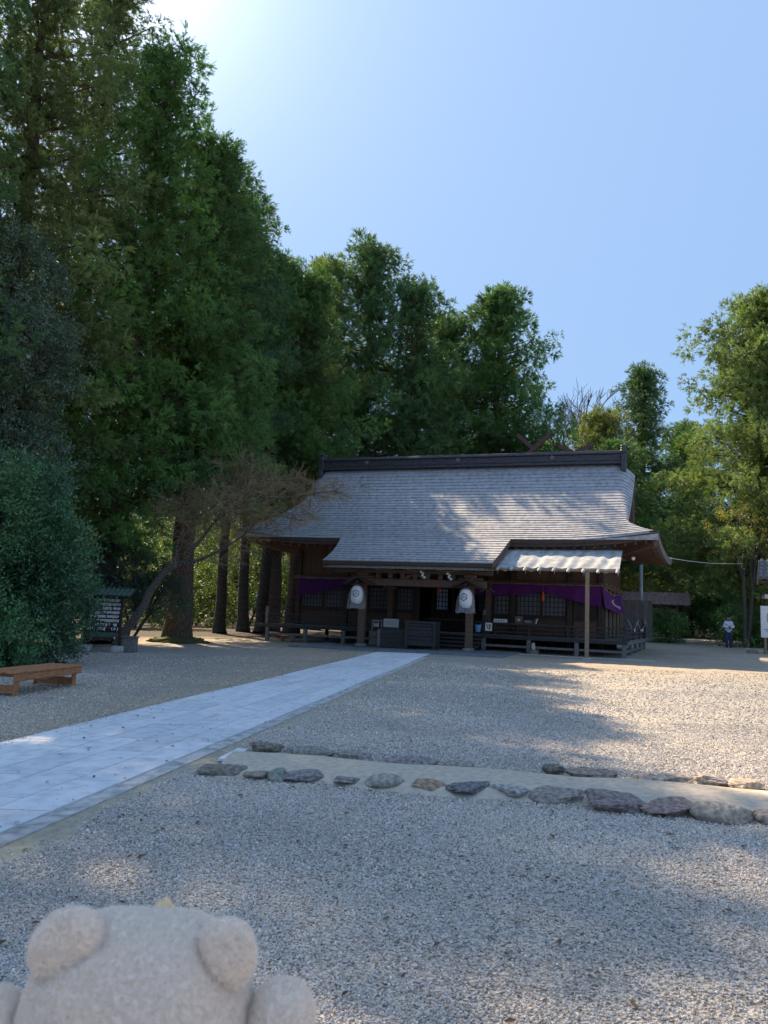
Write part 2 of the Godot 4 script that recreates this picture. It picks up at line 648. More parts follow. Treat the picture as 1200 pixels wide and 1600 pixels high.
func make_path() -> void:
	var path := Node3D.new()
	path.name = "path"
	add_child(path, true)
	kind(path, "structure")
	var bed := Mb.new()
	var rows := []
	for k in 15:
		var z := lerpf(1.5, -26.3, k / 14.0)
		rows.append([on(path_edge(z, -0.012), z, 0.012), on(path_edge(z, 1.0), z, 0.012)])
	bed.sheet(rows)
	bed.col = Color(0.92, 0.92, 0.95)
	put("bedding", bed.mesh(), M.concrete, path)
	rng.seed = 11
	var shades := [1.0, 0.95, 0.90, 1.03]
	for r in 5:
		var z := 1.2 - (0.45 if r % 2 == 1 else 0.0) - 0.13 * (r % 3)
		while z > -26.2:
			var ln := 0.92
			var z1 := maxf(z - ln, -26.3)
			if z - z1 < 0.2:
				break
			var m := Mb.new()
			var sh: float = shades[rng.randi() % 4] * rng.randf_range(0.95, 1.03)
			m.col = Color(sh, sh, sh * rng.randf_range(1.0, 1.02))
			var gap := 0.004
			var f0 := r / 5.0 + 0.0022
			var f1 := (r + 1) / 5.0 - 0.0022
			var top := 0.030 + rng.randf_range(-0.0015, 0.0015)
			var cs := [[z - gap, f0], [z - gap, f1], [z1 + gap, f1], [z1 + gap, f0]]
			var lo := []
			var hi := []
			for q in cs:
				var x := path_edge(q[0], q[1])
				lo.append(on(x, q[0], 0.005))
				var mid := Vector3(path_edge((z + z1) * 0.5, (f0 + f1) * 0.5), 0, (z + z1) * 0.5)
				var inset: Vector3 = (mid - Vector3(x, 0, q[0])).normalized() * 0.006
				hi.append(on(x + inset.x, q[0] + inset.z, top))
			m.quad(hi[0], hi[1], hi[2], hi[3], Vector3.UP)
			var ctr: Vector3 = (lo[0] + lo[1] + lo[2] + lo[3]) * 0.25
			for e in 4:
				var f := (e + 1) % 4
				m.quad(lo[e], lo[f], hi[f], hi[e], (lo[e] + lo[f]) * 0.5 - ctr)
			put("paver", m.mesh(), M.stone_paver, path)
			z = z1
	# concrete edging, lengths cast one after another
	var z := 1.0
	while z > -24.0:
		var z1 := maxf(z - 2.0, -24.3)
		var m := Mb.new()
		var sh := rng.randf_range(0.85, 1.05)
		m.col = Color(sh, sh, sh)
		var w0 := 0.155
		var a := [on(path_edge(z - 0.004, 1.0) + 0.008, z - 0.004, 0.022), on(path_edge(z - 0.004, 1.0) + w0, z - 0.004, 0.020), on(path_edge(z1 + 0.004, 1.0) + w0, z1 + 0.004, 0.020), on(path_edge(z1 + 0.004, 1.0) + 0.008, z1 + 0.004, 0.022)]
		m.quad(a[0], a[1], a[2], a[3], Vector3.UP)
		for e in 4:
			var f := (e + 1) % 4
			m.quad(a[e] - Vector3(0, 0.04, 0), a[f] - Vector3(0, 0.04, 0), a[f], a[e], (a[e] + a[f]) * 0.5 - (a[0] + a[2]) * 0.5)
		put("kerb_edging", m.mesh(), M.concrete, path)
		z = z1
	# the strip of hard earth beside the edging
	var st := Mb.new()
	rows = []
	for k in 60:
		z = lerpf(0.5, -22.0, k / 59.0)
		var x0 := path_edge(z, 1.0) + 0.15
		var wd := 0.14 + 0.07 * sin(z * 2.3) + 0.06 * sin(z * 5.1 + 1.0)
		rows.append([on(x0, z, 0.010), on(x0 + wd, z, 0.005), on(x0 + wd + 0.04, z, -0.004)])
	st.col = Color(0.70, 0.73, 0.68)
	st.sheet(rows)
	kind(put("earth_strip", st.mesh(), M.sand), "structure")


# ---------------------------------------------------------------- stones
func blob_mesh(rx: float, ry: float, rz: float, sd: int, rough: float, square: float, sub := 3) -> ArrayMesh:
	# square below 1: a boulder broken along planes; the nearer to 1 the rounder
	var sm := SphereMesh.new()
	sm.radius = 1.0
	sm.height = 2.0
	sm.radial_segments = 8 * sub
	sm.rings = 5 * sub
	var a := sm.get_mesh_arrays()
	var vs: PackedVector3Array = a[Mesh.ARRAY_VERTEX]
	var r := RandomNumberGenerator.new()
	r.seed = sd * 7 + 3
	var planes := []
	for i in int((1.0 - square) * 85.0):
		var d := Vector3(r.randfn(), r.randfn() * 0.8, r.randfn()).normalized()
		planes.append([d, r.randf_range(0.58, 0.90)])
	if square < 0.9:
		planes.append([Vector3(r.randf_range(-0.2, 0.2), 1, r.randf_range(-0.2, 0.2)).normalized(), r.randf_range(0.55, 0.75)])
	var nz := noise(FastNoiseLite.TYPE_SIMPLEX_SMOOTH, 0.9, sd, 5)
	for i in vs.size():
		var p := vs[i].normalized()
		var k := 1.0
		for pl in planes:
			var c: float = p.dot(pl[0])
			if c > 0.05:
				k = minf(k, pl[1] / c)
		k *= 1.0 + rough * 0.75 * nz.get_noise_3dv(p * 1.5 + Vector3(sd, 0, 0)) + rough * 0.22 * nz.get_noise_3dv(p * 7.0)
		vs[i] = Vector3(p.x * rx, p.y * ry, p.z * rz) * k
	var st := SurfaceTool.new()
	st.begin(Mesh.PRIMITIVE_TRIANGLES)
	var idx: PackedInt32Array = a[Mesh.ARRAY_INDEX]
	if square < 0.88:       # broken faces keep their edges
		st.set_smooth_group(-1)
		for i in idx:
			st.set_uv(Vector2(vs[i].x, vs[i].z))
			st.set_color(Color(1, 1, 1))
			st.add_vertex(vs[i])
		st.generate_normals()
		return st.commit()
	for i in vs.size():
		st.set_uv(Vector2(vs[i].x, vs[i].z))
		st.set_color(Color(1, 1, 1))
		st.add_vertex(vs[i])
	for i in idx:
		st.add_index(i)
	st.generate_normals()
	return st.commit()


func tinted(m: ArrayMesh, c: Color) -> ArrayMesh:
	var a := m.surface_get_arrays(0)
	var cs := PackedColorArray()
	cs.resize(a[Mesh.ARRAY_VERTEX].size())
	cs.fill(c)
	a[Mesh.ARRAY_COLOR] = cs
	var o := ArrayMesh.new()
	o.add_surface_from_arrays(Mesh.PRIMITIVE_TRIANGLES, a)
	return o


func make_rocks() -> void:
	# x, z, width, height seen, colour, squareness, roughness, label
	var near := [
		[-1.25, -6.75, 0.40, 0.11, Color(0.20, 0.165, 0.125), 0.75, 0.22, "long brown rough stone at the paved end of the near row"],
		[-0.96, -6.66, 0.22, 0.05, Color(0.34, 0.28, 0.21), 0.9, 0.2, "small flat tan stone left of the round green stone"],
		[-0.78, -6.62, 0.165, 0.125, Color(0.20, 0.225, 0.19), 0.95, 0.08, "round smooth grey-green stone in the near row"],
		[-0.54, -6.61, 0.34, 0.095, Color(0.25, 0.215, 0.22), 0.8, 0.3, "pointed mauve-grey stone right of the round green stone"],
		[-0.20, -6.54, 0.29, 0.055, Color(0.27, 0.235, 0.22), 0.85, 0.25, "low grey stone half sunk beside the pale smooth dome"],
		[0.10, -6.47, 0.28, 0.095, Color(0.33, 0.31, 0.26), 0.95, 0.06, "smooth pale beige dome-shaped stone in the near row"],
		[0.46, -6.41, 0.33, 0.08, Color(0.35, 0.21, 0.12), 0.75, 0.18, "flat orange-brown stone left of the dark blue-grey one"],
		[0.76, -6.32, 0.40, 0.085, Color(0.105, 0.11, 0.135), 0.8, 0.35, "craggy dark blue-grey stone in the near row"],
		[1.13, -6.29, 0.34, 0.08, Color(0.40, 0.37, 0.36), 0.8, 0.25, "pale whitish angular stone right of the dark blue-grey one"],
		[1.49, -6.19, 0.46, 0.125, Color(0.29, 0.235, 0.205), 0.85, 0.2, "brown-grey humped stone left of the largest purple one"],
		[1.86, -5.99, 0.50, 0.175, Color(0.235, 0.165, 0.165), 0.8, 0.25, "largest stone of the near row, purple-brown and peaked"],
		[2.24, -5.91, 0.44, 0.125, Color(0.31, 0.19, 0.155), 0.8, 0.28, "reddish-brown sloping stone right of the purple-brown one"],
		[2.58, -5.79, 0.43, 0.14, Color(0.42, 0.33, 0.245), 0.9, 0.12, "large sandy buff stone near the right frame edge"],
		[2.89, -5.76, 0.30, 0.12, Color(0.40, 0.29, 0.23), 0.8, 0.3, "broken pinkish stone ending the near row on the right"],
	]
	var far := [
		[-1.08, -7.80, 0.37, 0.095, Color(0.19, 0.165, 0.13), 0.6, 0.25, "brown block-like stone beside the white plate in the far row"],
		[-0.62, -7.59, 0.52, 0.115, Color(0.22, 0.235, 0.20), 0.8, 0.15, "long grey-green rounded stone in the far row"],
		[-0.17, -7.51, 0.39, 0.12, Color(0.29, 0.25, 0.225), 0.75, 0.3, "beige wedge-shaped stone with bluish face in the far row"],
		[0.33, -7.29, 0.70, 0.125, Color(0.25, 0.205, 0.205), 0.7, 0.2, "longest stone of the far row, flat and purplish"],
		[0.79, -7.25, 0.30, 0.07, Color(0.30, 0.27, 0.225), 0.85, 0.25, "small tan stone after the long flat purplish one"],
		[1.63, -7.16, 0.26, 0.10, Color(0.165, 0.14, 0.115), 0.6, 0.25, "small dark brown block in the middle of the far row"],
		[1.94, -6.97, 0.56, 0.10, Color(0.20, 0.165, 0.135), 0.6, 0.2, "long dark brown slab-like stone in the far row"],
		[2.42, -6.99, 0.24, 0.06, Color(0.42, 0.29, 0.24), 0.75, 0.2, "small pink stone lying in the sunlit far row"],
		[2.65, -6.93, 0.36, 0.075, Color(0.44, 0.36, 0.28), 0.8, 0.2, "low buff stone right of the small pink one"],
		[2.95, -6.87, 0.37, 0.095, Color(0.45, 0.34, 0.28), 0.75, 0.35, "jagged pale pink stone at the far row's right part"],
		[3.25, -6.82, 0.33, 0.08, Color(0.47, 0.35, 0.24), 0.8, 0.2, "sandy orange stone ending the far row on the right"],
	]
	var k := 0
	for set_ in [near, far]:
		for a in set_:
			k += 1
			var w: float = a[2] * 1.04
			var hh: float = a[3] * 0.66
			var dep := clampf(w * 0.55, 0.13, 0.26)
			var m := blob_mesh(w * 0.56, hh * 0.95, dep * 0.75, 100 + k, a[6], a[5], 5)
			var tone: Color = a[4]
			var o := put("border_stone", tinted(m, Color(tone.r * 1.4, tone.g * 1.4, tone.b * 1.4).lerp(Color(0.42, 0.37, 0.32), 0.38)), M.rock)
			var sunk := hh * 0.18
			o.position = on(a[0], a[1] - dep * 0.30, hh * (0.52 if k <= 14 else 0.70) - sunk + (0.022 if hh < 0.07 else 0.0))
			o.rotation = Vector3(0.05 * sin(k * 2.1), deg_to_rad(8.0 + 6.0 * sin(k * 1.7)), 0.08 * sin(k * 3.3))
			tag(o, a[7], "stone", "stones bordering the sand strip")
	var p := Mb.new()
	p.box(Vector3.ZERO, Vector3(0.115, 0.03, 0.56), 0.006)
	var o := put("stone_plate", p.mesh(), M.white_paper)
	o.position = on(-1.325, -7.54, 0.025)
	o.rotation.y = -0.13
	o.material_override = M.stone_paver
	tag(o, "narrow white stone plate between the two stone rows beside the paving", "plate")


func make_gravel() -> void:
	rng.seed = 77
	var shapes := []
	for k in 3:
		var sm := SphereMesh.new()
		sm.radius = 1.0
		sm.height = 2.0
		sm.radial_segments = 5
		sm.rings = 2
		var a := sm.get_mesh_arrays()
		var vs: PackedVector3Array = a[Mesh.ARRAY_VERTEX]
		var nz := noise(FastNoiseLite.TYPE_SIMPLEX, 1.2, 300 + k, 1)
		for i in vs.size():
			vs[i] = vs[i] * (1.0 + 0.45 * nz.get_noise_3dv(vs[i] + Vector3(k * 5, 0, 0)))
		var b := Mb.new()
		b.v = vs
		b.ix = a[Mesh.ARRAY_INDEX]
		b.n = vs
		b.uv.resize(vs.size())
		b.c.resize(vs.size())
		b.c.fill(Color(1, 1, 1))
		shapes.append(b.mesh(false))
	var places := [[], [], []]
	var tints := [[], [], []]
	# bands: far z, near z, stones per square metre, size
	for band in [[-2.0, -0.6, 2500.0, 0.0070], [-4.2, -2.0, 10500.0, 0.0053], [-7.0, -4.2, 6200.0, 0.0066], [-11.0, -7.0, 2000.0, 0.0088], [-16.0, -11.0, 420.0, 0.0120], [-22.0, -16.0, 90.0, 0.015]]:
		var zf: float = band[0]
		var zn: float = band[1]
		var xr := maxf(-zf * 0.56 + 1.5, 2.6)
		var count := int((zn - zf) * xr * 2.0 * band[2])
		for i in count:
			var z := rng.randf_range(zf, zn)
			var x := rng.randf_range(-xr, xr)
			var s: float = band[3] * rng.randf_range(0.55, 1.3)
			var u := rng.randf()
			if absf(x) > maxf(-z * 0.55 + 1.5, 2.6):
				continue
			var re := path_edge(z, 1.0)
			if x < re + 0.19 + 0.07 * sin(z * 2.3) + 0.06 * sin(z * 5.1 + 1.0) and x > path_edge(z, 0.0) - 0.05:
				var to_edge := minf(x - path_edge(z, 0.0), re + 0.16 - x)
				if u > 0.10 * exp(-to_edge / 0.09) + 0.0006:
					continue
			if x < path_edge(z, 0.0) and u < clampf(1.0 - (path_edge(z, 0.0) - x) * 0.12, 0.6, 0.985):
				continue
			var worn := patchy.get_noise_2d(x * 1.1 + 40.0, z * 2.0)
			if u < worn * 1.3 - 0.15:
				continue
			var n := patchy.get_noise_2d(x * 3.0, z * 3.0)
			var bz := -7.1 + 0.215 * (x + 0.6)
			if x > -1.4 and absf(z - bz) < 0.48:
				if u < 0.985:
					continue
			elif x > -1.4 and absf(z - bz) < 0.48 + 0.5 * (0.5 + 0.5 * n) and u < 0.6:
				continue
			var bs := Basis.from_euler(Vector3(rng.randf() * TAU, rng.randf() * TAU, rng.randf() * TAU)).scaled(Vector3(1, 1, 1))
			bs = bs * Basis.from_scale(Vector3(s * rng.randf_range(0.9, 1.5), s * rng.randf_range(0.45, 0.8), s))
			var k := rng.randi() % 3
			places[k].append(Transform3D(bs, on(x, z, s * rng.randf_range(0.05, 0.45) + (0.03 if x > path_edge(z, 0.0) and x < re else 0.0))))
			var t := rng.randf()
			var g := 0.50 * pow(rng.randf_range(0.70, 1.22), 1.15) * (1.0 + 0.20 * n)
			if t < 0.05:
				g = rng.randf_range(0.16, 0.28)
			elif t > 0.975:
				g = rng.randf_range(0.62, 0.8)
			var warm := rng.randf_range(0.03, 0.22)
			tints[k].append(Color(g * (1.0 + warm), g, g * (1.0 - warm * 0.9)))
	for k in 3:
		kind(scatter("gravel", shapes[k], M.pebble, self, places[k], tints[k]), "stuff")
	# dry leaves blown over the gravel
	var lp := []
	var lt := []
	for i in 620:
		var z := rng.randf_range(-22.0, -2.6)
		var x := rng.randf_range(z * 0.5, -z * 0.5)
		var s := rng.randf_range(0.012, 0.03)
		lp.append(Transform3D(Basis.from_euler(Vector3(rng.randf_range(-0.4, 0.4), rng.randf() * TAU, rng.randf_range(-0.4, 0.4))).scaled(Vector3(s, s, s)), on(x, z, 0.04 if x > path_edge(z, 0.0) and x < path_edge(z, 1.0) else 0.016)))
		var g := rng.randf_range(0.6, 1.3)
		lt.append(Color(0.10 * g, 0.06 * g, 0.035 * g))
	var lf := Mb.new()
	lf.quad(Vector3(-1, 0, 0), Vector3(0, 0.15, 0.5), Vector3(1, 0, 0), Vector3(0, 0.15, -0.5), Vector3.UP)
	kind(scatter("fallen_leaves", lf.mesh(false), M.leaf_bud, self, lp, lt), "stuff")


# ---------------------------------------------------------------- the shrine hall (in the hall's own axes: x right, y up, z to the viewer)
const ZE := 0.6
const ZR := -4.9
const YE := 4.46
const YR := 8.38
const XC := -7.37

func roof_y(z: float) -> float:
	if z > ZE:
		var d := z - ZE
		return YE - d * (0.485 - 0.011 * d)
	var t := (ZE - z) / (ZE - ZR)
	return YE + (YR - YE) * (0.66 * t + 0.34 * t * t)


func roof_right(z: float) -> float:
	if z < -0.86:
		return lerpf(0.05, 0.20, clampf((-0.86 - z) / 4.0, 0.0, 1.0))
	return 0.05 + 1.05 * pow((z + 0.86) / 1.46, 1.15)


func roof_left(z: float) -> float:
	if z < -3.0:
		return lerpf(-14.62, -14.86, clampf((-3.0 - z) / 1.9, 0.0, 1.0))
	return -14.62 - 1.22 * pow((z + 3.0) / 3.6, 1.25)


func roof_pt(x: float, z: float) -> Vector3:
	var y := roof_y(z)
	var t := clampf((ZE - z) / (ZE - ZR), 0.0, 1.0)
	if z <= ZE:
		var dx := maxf(0.0, (absf(x - XC) - 4.3) / 4.17)
		y += 0.34 * dx * dx * (1.0 - t) * (1.0 - t)
		# the roof curls down towards the gable
		var w := 0.85 * clampf((t - 0.22) / 0.78, 0.0, 1.0)
		if w > 0.01:
			var o := maxf(x - (roof_right(z) - w), (roof_left(z) + w) - x) / w
			if o > 0.0:
				y -= 0.60 * o * o * w
	return Vector3(x, y, z)


func course(z0: float, z1: float, xl0: float, xr0: float, xl1: float, xr1: float, sd: int) -> ArrayMesh:
	# one row of metal plates from z0 (upper) to z1 (lower), its butt edge proud of the row below
	var g := Mb.new()
	var r := RandomNumberGenerator.new()
	r.seed = sd
	var lift := 0.026
	var cuts := [0.0]
	var width := maxf(xr1 - xl1, 0.1)
	var p := r.randf_range(0.3, 0.9) / width
	while p < 1.0 - 0.3 / width:
		cuts.append(p)
		p += r.randf_range(0.80, 0.98) / width
	cuts.append(1.0)
	for i in cuts.size() - 1:
		var sh := r.randf_range(0.90, 1.06)
		g.col = Color(sh * r.randf_range(0.98, 1.03), sh, sh * r.randf_range(0.97, 1.02))
		var jig := r.randf_range(-0.004, 0.004)
		var near_end := minf(cuts[i], 1.0 - cuts[i + 1]) * width < 1.2
		var steps := 7 if near_end and z0 < -0.5 else 2
		for k in steps:
			var f0 := lerpf(cuts[i], cuts[i + 1], float(k) / steps)
			var f1 := lerpf(cuts[i], cuts[i + 1], float(k + 1) / steps)
			if k == 0:
				f0 += 0.002 / width
			var a := roof_pt(lerpf(xl0, xr0, f0), z0)
			var b := roof_pt(lerpf(xl0, xr0, f1), z0)
			var c1 := roof_pt(lerpf(xl1, xr1, f1), z1 + 0.012) + Vector3(0, lift + jig, 0)
			var d := roof_pt(lerpf(xl1, xr1, f0), z1 + 0.012) + Vector3(0, lift + jig, 0)
			g.quad(d, c1, b, a, Vector3(0, 1, 0.4))
			var e := roof_pt(lerpf(xl1, xr1, f0), z1 - 0.01) - Vector3(0, 0.012, 0)
			var f := roof_pt(lerpf(xl1, xr1, f1), z1 - 0.01) - Vector3(0, 0.012, 0)
			g.quad(e, f, c1, d, Vector3(0, -0.3, 1))
	return g.mesh()


func strip_along(pts: Array, offs: Array, out_dir: Vector3) -> ArrayMesh:   # a moulding: each point with a cross section of offsets
	var g := Mb.new()
	for i in pts.size() - 1:
		for k in offs.size():
			var a: Vector3 = offs[k]
			var b: Vector3 = offs[(k + 1) % offs.size()]
			var mid := Vector3.ZERO
			for o in offs:
				mid += o / offs.size()
			g.quad(pts[i] + a, pts[i + 1] + a, pts[i + 1] + b, pts[i] + b, (a + b) * 0.5 - mid)
	return g.mesh()


func make_roof() -> void:
	var roof := Node3D.new()
	roof.name = "roof"
	hall.add_child(roof, true)
	var rows := 27
	var zs := []
	for k in rows + 1:
		# equal lengths along the slope
		zs.append(lerpf(-4.85, ZE, pow(float(k) / rows, 0.93)))
	for k in rows:
		put("roof_course", course(zs[k], zs[k + 1], roof_left(zs[k]), roof_right(zs[k]), roof_left(zs[k + 1]), roof_right(zs[k + 1]), 500 + k), M.roof_plate, roof)
	var pl := func(z: float) -> float: return lerpf(-11.06, -10.73, (z - ZE) / 2.4) + 0.10 * sin((z - ZE) / 2.4 * PI)
	var pr := func(z: float) -> float: return lerpf(-4.12, -4.32, (z - ZE) / 2.4)
	for k in 10:
		var z0 := ZE + 0.24 * k
		var z1 := ZE + 0.24 * (k + 1)
		put("porch_roof_course", course(z0 - 0.02, z1, pl.call(z0), pr.call(z0), pl.call(z1), pr.call(z1), 700 + k), M.roof_plate, roof)

	# solid body below the plates, and the far slope
	var b := Mb.new()
	var grid := []
	for j in 15:
		var z := lerpf(ZE - 0.06, ZR, j / 14.0)
		var row := []
		for i in 41:
			row.append(roof_pt(lerpf(roof_left(z) + 0.05, roof_right(z) - 0.05, i / 40.0), z) - Vector3(0, 0.05, 0))
		grid.append(row)
	b.sheet(grid)
	put("roof_boarding", b.mesh(), M.fascia, roof)
	var back := Mb.new()
	grid = []
	for j in 12:
		var z := lerpf(ZE, ZR, j / 11.0)
		var row := []
		for i in 31:
			var p := roof_pt(lerpf(roof_left(z), roof_right(z), i / 30.0), z)
			row.append(Vector3(p.x, p.y, 2.0 * ZR - z))
		grid.append(row)
	back.sheet(grid)
	put("back_slope", back.mesh(), M.roof_plate, roof)

	# eaves: the thick layered edge, split round the porch
	var eave := func(x0: float, x1: float, n: int) -> Array:
		var out := []
		for i in n + 1:
			out.append(roof_pt(lerpf(x0, x1, float(i) / n), ZE))
		return out
	for sp in [[-15.84, -10.98, 14], [-4.18, 1.10, 16]]:
		var pts: Array = eave.call(sp[0], sp[1], sp[2])
		put("eave_edge", strip_along(pts, [Vector3(0, -0.02, 0.0), Vector3(0, -0.15, -0.01), Vector3(0, -0.15, -0.4), Vector3(0, -0.02, -0.4)], Vector3.BACK), M.fascia, roof)
		put("eave_edge", strip_along(pts, [Vector3(0, -0.153, -0.05), Vector3(0, -0.27, -0.06), Vector3(0, -0.27, -0.4), Vector3(0, -0.153, -0.4)], Vector3.BACK), M.fascia, roof)
	var pe := [roof_pt(-10.73, 3.0), roof_pt(-9.0, 3.0), roof_pt(-6.5, 3.0), roof_pt(-4.32, 3.0)]
	put("eave_edge", strip_along(pe, [Vector3(0, -0.01, 0), Vector3(0, -0.14, -0.01), Vector3(0, -0.14, -0.3), Vector3(0, -0.01, -0.3)], Vector3.BACK), M.fascia, roof)
	put("gutter", strip_along(pe, [Vector3(0, -0.16, -0.05), Vector3(0, -0.25, -0.05), Vector3(0, -0.25, -0.13), Vector3(0, -0.16, -0.13)], Vector3.BACK), M.wood_grey, roof)
	for sd in [0, 1]:
		var g := Mb.new()
		for i in 8:
			var z0 := ZE - 0.3 + 2.7 * i / 8.0
			var z1 := ZE - 0.3 + 2.7 * (i + 1) / 8.0
			var x0: float = pl.call(maxf(z0, ZE)) if sd == 0 else pr.call(maxf(z0, ZE))
			var x1: float = pl.call(maxf(z1, ZE)) if sd == 0 else pr.call(maxf(z1, ZE))
			var o := Vector3(-1 if sd == 0 else 1, 0, 0)
			var a := Vector3(x0, roof_y(z0), z0) + o * 0.004
			var c1 := Vector3(x1, roof_y(z1), z1) + o * 0.004
			var dn := Vector3(0, -0.20, 0)
			g.quad(a, c1, c1 + dn, a + dn, o)
			g.quad(a - o * 0.25, c1 - o * 0.25, c1 - o * 0.25 + dn, a - o * 0.25 + dn, -o)
			g.quad(a + dn, c1 + dn, c1 - o * 0.25 + dn, a - o * 0.25 + dn, Vector3.DOWN)
			g.quad(a, c1, c1 - o * 0.25, a - o * 0.25, Vector3.UP)
		put("porch_verge", g.mesh(), M.wood_red if sd == 1 else M.fascia, roof)
	var ps := Mb.new()
	grid = []
	for j in 8:
		var z := lerpf(ZE - 1.9, 2.88, j / 7.0)
		var row := []
		for x in [-10.7, -7.5, -4.35]:
			row.append(Vector3(x, roof_y(z) - 0.16, z))
		grid.append(row)
	ps.sheet(grid, Vector3.DOWN)
	put("porch_soffit", ps.mesh(), M.wood_dark, roof)

	# soffit and rafters of the main eave
	var so := Mb.new()
	grid = []
	for j in 6:
		var z := lerpf(ZE - 0.2, -1.6, j / 5.0)
		var row := []
		for i in 33:
			var x := lerpf(-15.7, 1.05, i / 32.0)
			row.append(Vector3(x, roof_pt(x, ZE).y - 0.20 + (ZE - z) * 0.16, z))
		grid.append(row)
	so.sheet(grid, Vector3.DOWN)
	put("soffit", so.mesh(), M.wood_brown, roof)
	var rb := Mb.new()
	rb.box(Vector3.ZERO, Vector3(0.075, 0.09, 1.9), 0.008)
	var rmesh := rb.mesh()
	var x := -15.5
	while x < 1.0:
		if x < -10.9 or x > -4.3:
			var o := put("rafter", rmesh, M.wood_brown, roof)
			o.position = Vector3(x, roof_pt(x, ZE).y - 0.17, ZE - 1.1)
			o.rotation.x = 0.16
		x += 0.36
	var pb := Mb.new()
	pb.box(Vector3.ZERO, Vector3(0.07, 0.08, 2.3), 0.008)
	rmesh = pb.mesh()
	x = -10.5
	while x < -4.4:
		var o := put("rafter", rmesh, M.wood_brown, roof)
		o.position = Vector3(x, roof_y(1.75) - 0.21, 1.75)
		o.rotation.x = 0.44
		x += 0.34
	# hip beams under the corners
	for sx in [0, 1]:
		var h := Mb.new()
		if sx == 0:
			h.beam(Vector3(-13.6, 3.95, -1.5), Vector3(-15.6, 4.42, 0.35), 0.16, 0.22, 0.015)
		else:
			h.beam(Vector3(-0.9, 3.98, -1.5), Vector3(1.02, 4.40, 0.4), 0.16, 0.22, 0.015)
		put("hip_beam", h.mesh(), M.wood_brown, roof)

	# side skirts: rows of plates that fall from the gable base to the side eave
	for sx in [-1.0, 1.0]:
		var base_x := 0.05 if sx > 0 else -14.72
		for k in 5:
			var g := Mb.new()
			var rws := []
			for e in 2:
				var f := (k + e) / 5.0
				var row := []
				for i in 17:
					var u := i / 16.0
					var z := lerpf(lerpf(-0.86, ZE, f), lerpf(2.0 * ZR + 0.86, 2.0 * ZR - ZE, f), u)
					var flare := 0.75 * u if sx > 0 else 0.0
					var xx: float = base_x + sx * (1.05 * pow(f, 1.15) + flare * 0.9 * f)
					var yy := roof_y(lerpf(-0.86, ZE, f)) - 0.05 + 0.34 * pow(absf(u * 2.0 - 1.0), 3.0) * f * f
					row.append(Vector3(xx, yy + (0.040 if e == 1 else 0.0), z))
				rws.append(row)
			for i in 16:
				g.quad(rws[0][i], rws[0][i + 1], rws[1][i + 1], rws[1][i], Vector3(sx * 0.3, 1, 0))
				g.quad(rws[1][i], rws[1][i + 1], rws[1][i + 1] - Vector3(0, 0.06, 0), rws[1][i] - Vector3(0, 0.06, 0), Vector3(sx, 0, 0))
			put("side_roof_course", g.mesh(), M.roof_plate, roof)
		var pts := []
		for i in 17:
			var u := i / 16.0
			var z := lerpf(ZE, 2.0 * ZR - ZE, u)
			pts.append(Vector3(base_x + sx * (1.06 + (0.675 * u if sx > 0 else 0.0)), YE + 0.34 * pow(absf(u * 2.0 - 1.0), 3.0), z))
		put("eave_edge", strip_along(pts, [Vector3(0, 0.02, 0), Vector3(-sx * 0.01, -0.26, 0), Vector3(-sx * 0.3, -0.26, 0), Vector3(-sx * 0.3, 0.0, 0)], Vector3.RIGHT), M.wood_grey if sx > 0 else M.fascia, roof)
		var ss := Mb.new()
		grid = []
		for i in 17:
			var row := []
			for j in 3:
				var p: Vector3 = pts[i]
				p.y = lerpf(p.y, YE, j * 0.5)
				p.z = minf(p.z, 0.2)
				row.append(p + Vector3(-sx * (0.2 + 0.75 * j), -0.19 + 0.06 * j, 0))
			grid.append(row)
		ss.sheet(grid, Vector3.DOWN)
		put("soffit", ss.mesh(), M.wood_brown, roof)
		var sr := Mb.new()
		sr.box(Vector3.ZERO, Vector3(1.75, 0.09, 0.075), 0.008)
		var srm := sr.mesh()
		for i in 26:
			var u := (i + 0.5) / 26.0
			if u < 0.13 or u > 0.87:
				continue
			var p: Vector3 = pts[int(u * 16.0)].lerp(pts[mini(int(u * 16.0) + 1, 16)], u * 16.0 - int(u * 16.0))
			var o := put("rafter", srm, M.wood_brown, roof)
			o.position = p + Vector3(-sx * 1.0, -0.16, 0)
			o.rotation.z = -sx * 0.12

	# gables: boarded wall set back, bargeboards in front
	for sx in [-1.0, 1.0]:
		var gx := -0.32 if sx > 0 else -14.40
		for i in 16:
			var z0 := lerpf(-0.9, 2.0 * ZR + 0.9, i / 16.0)
			var z1 := lerpf(-0.9, 2.0 * ZR + 0.9, (i + 1) / 16.0) + 0.015
			var zm := (z0 + z1) * 0.5
			var top := roof_y(zm if zm > ZR else 2.0 * ZR - zm) - 0.34
			if top < 5.25:
				continue
			var g := Mb.new()
			g.box(Vector3(gx + 0.01 * (i % 2), (5.15 + top) * 0.5, zm), Vector3(0.04, top - 5.15, z0 - z1), 0.006)
			put("gable_plank", g.mesh(), M.wood_brown, roof)
		var bx := 0.06 if sx > 0 else -14.72
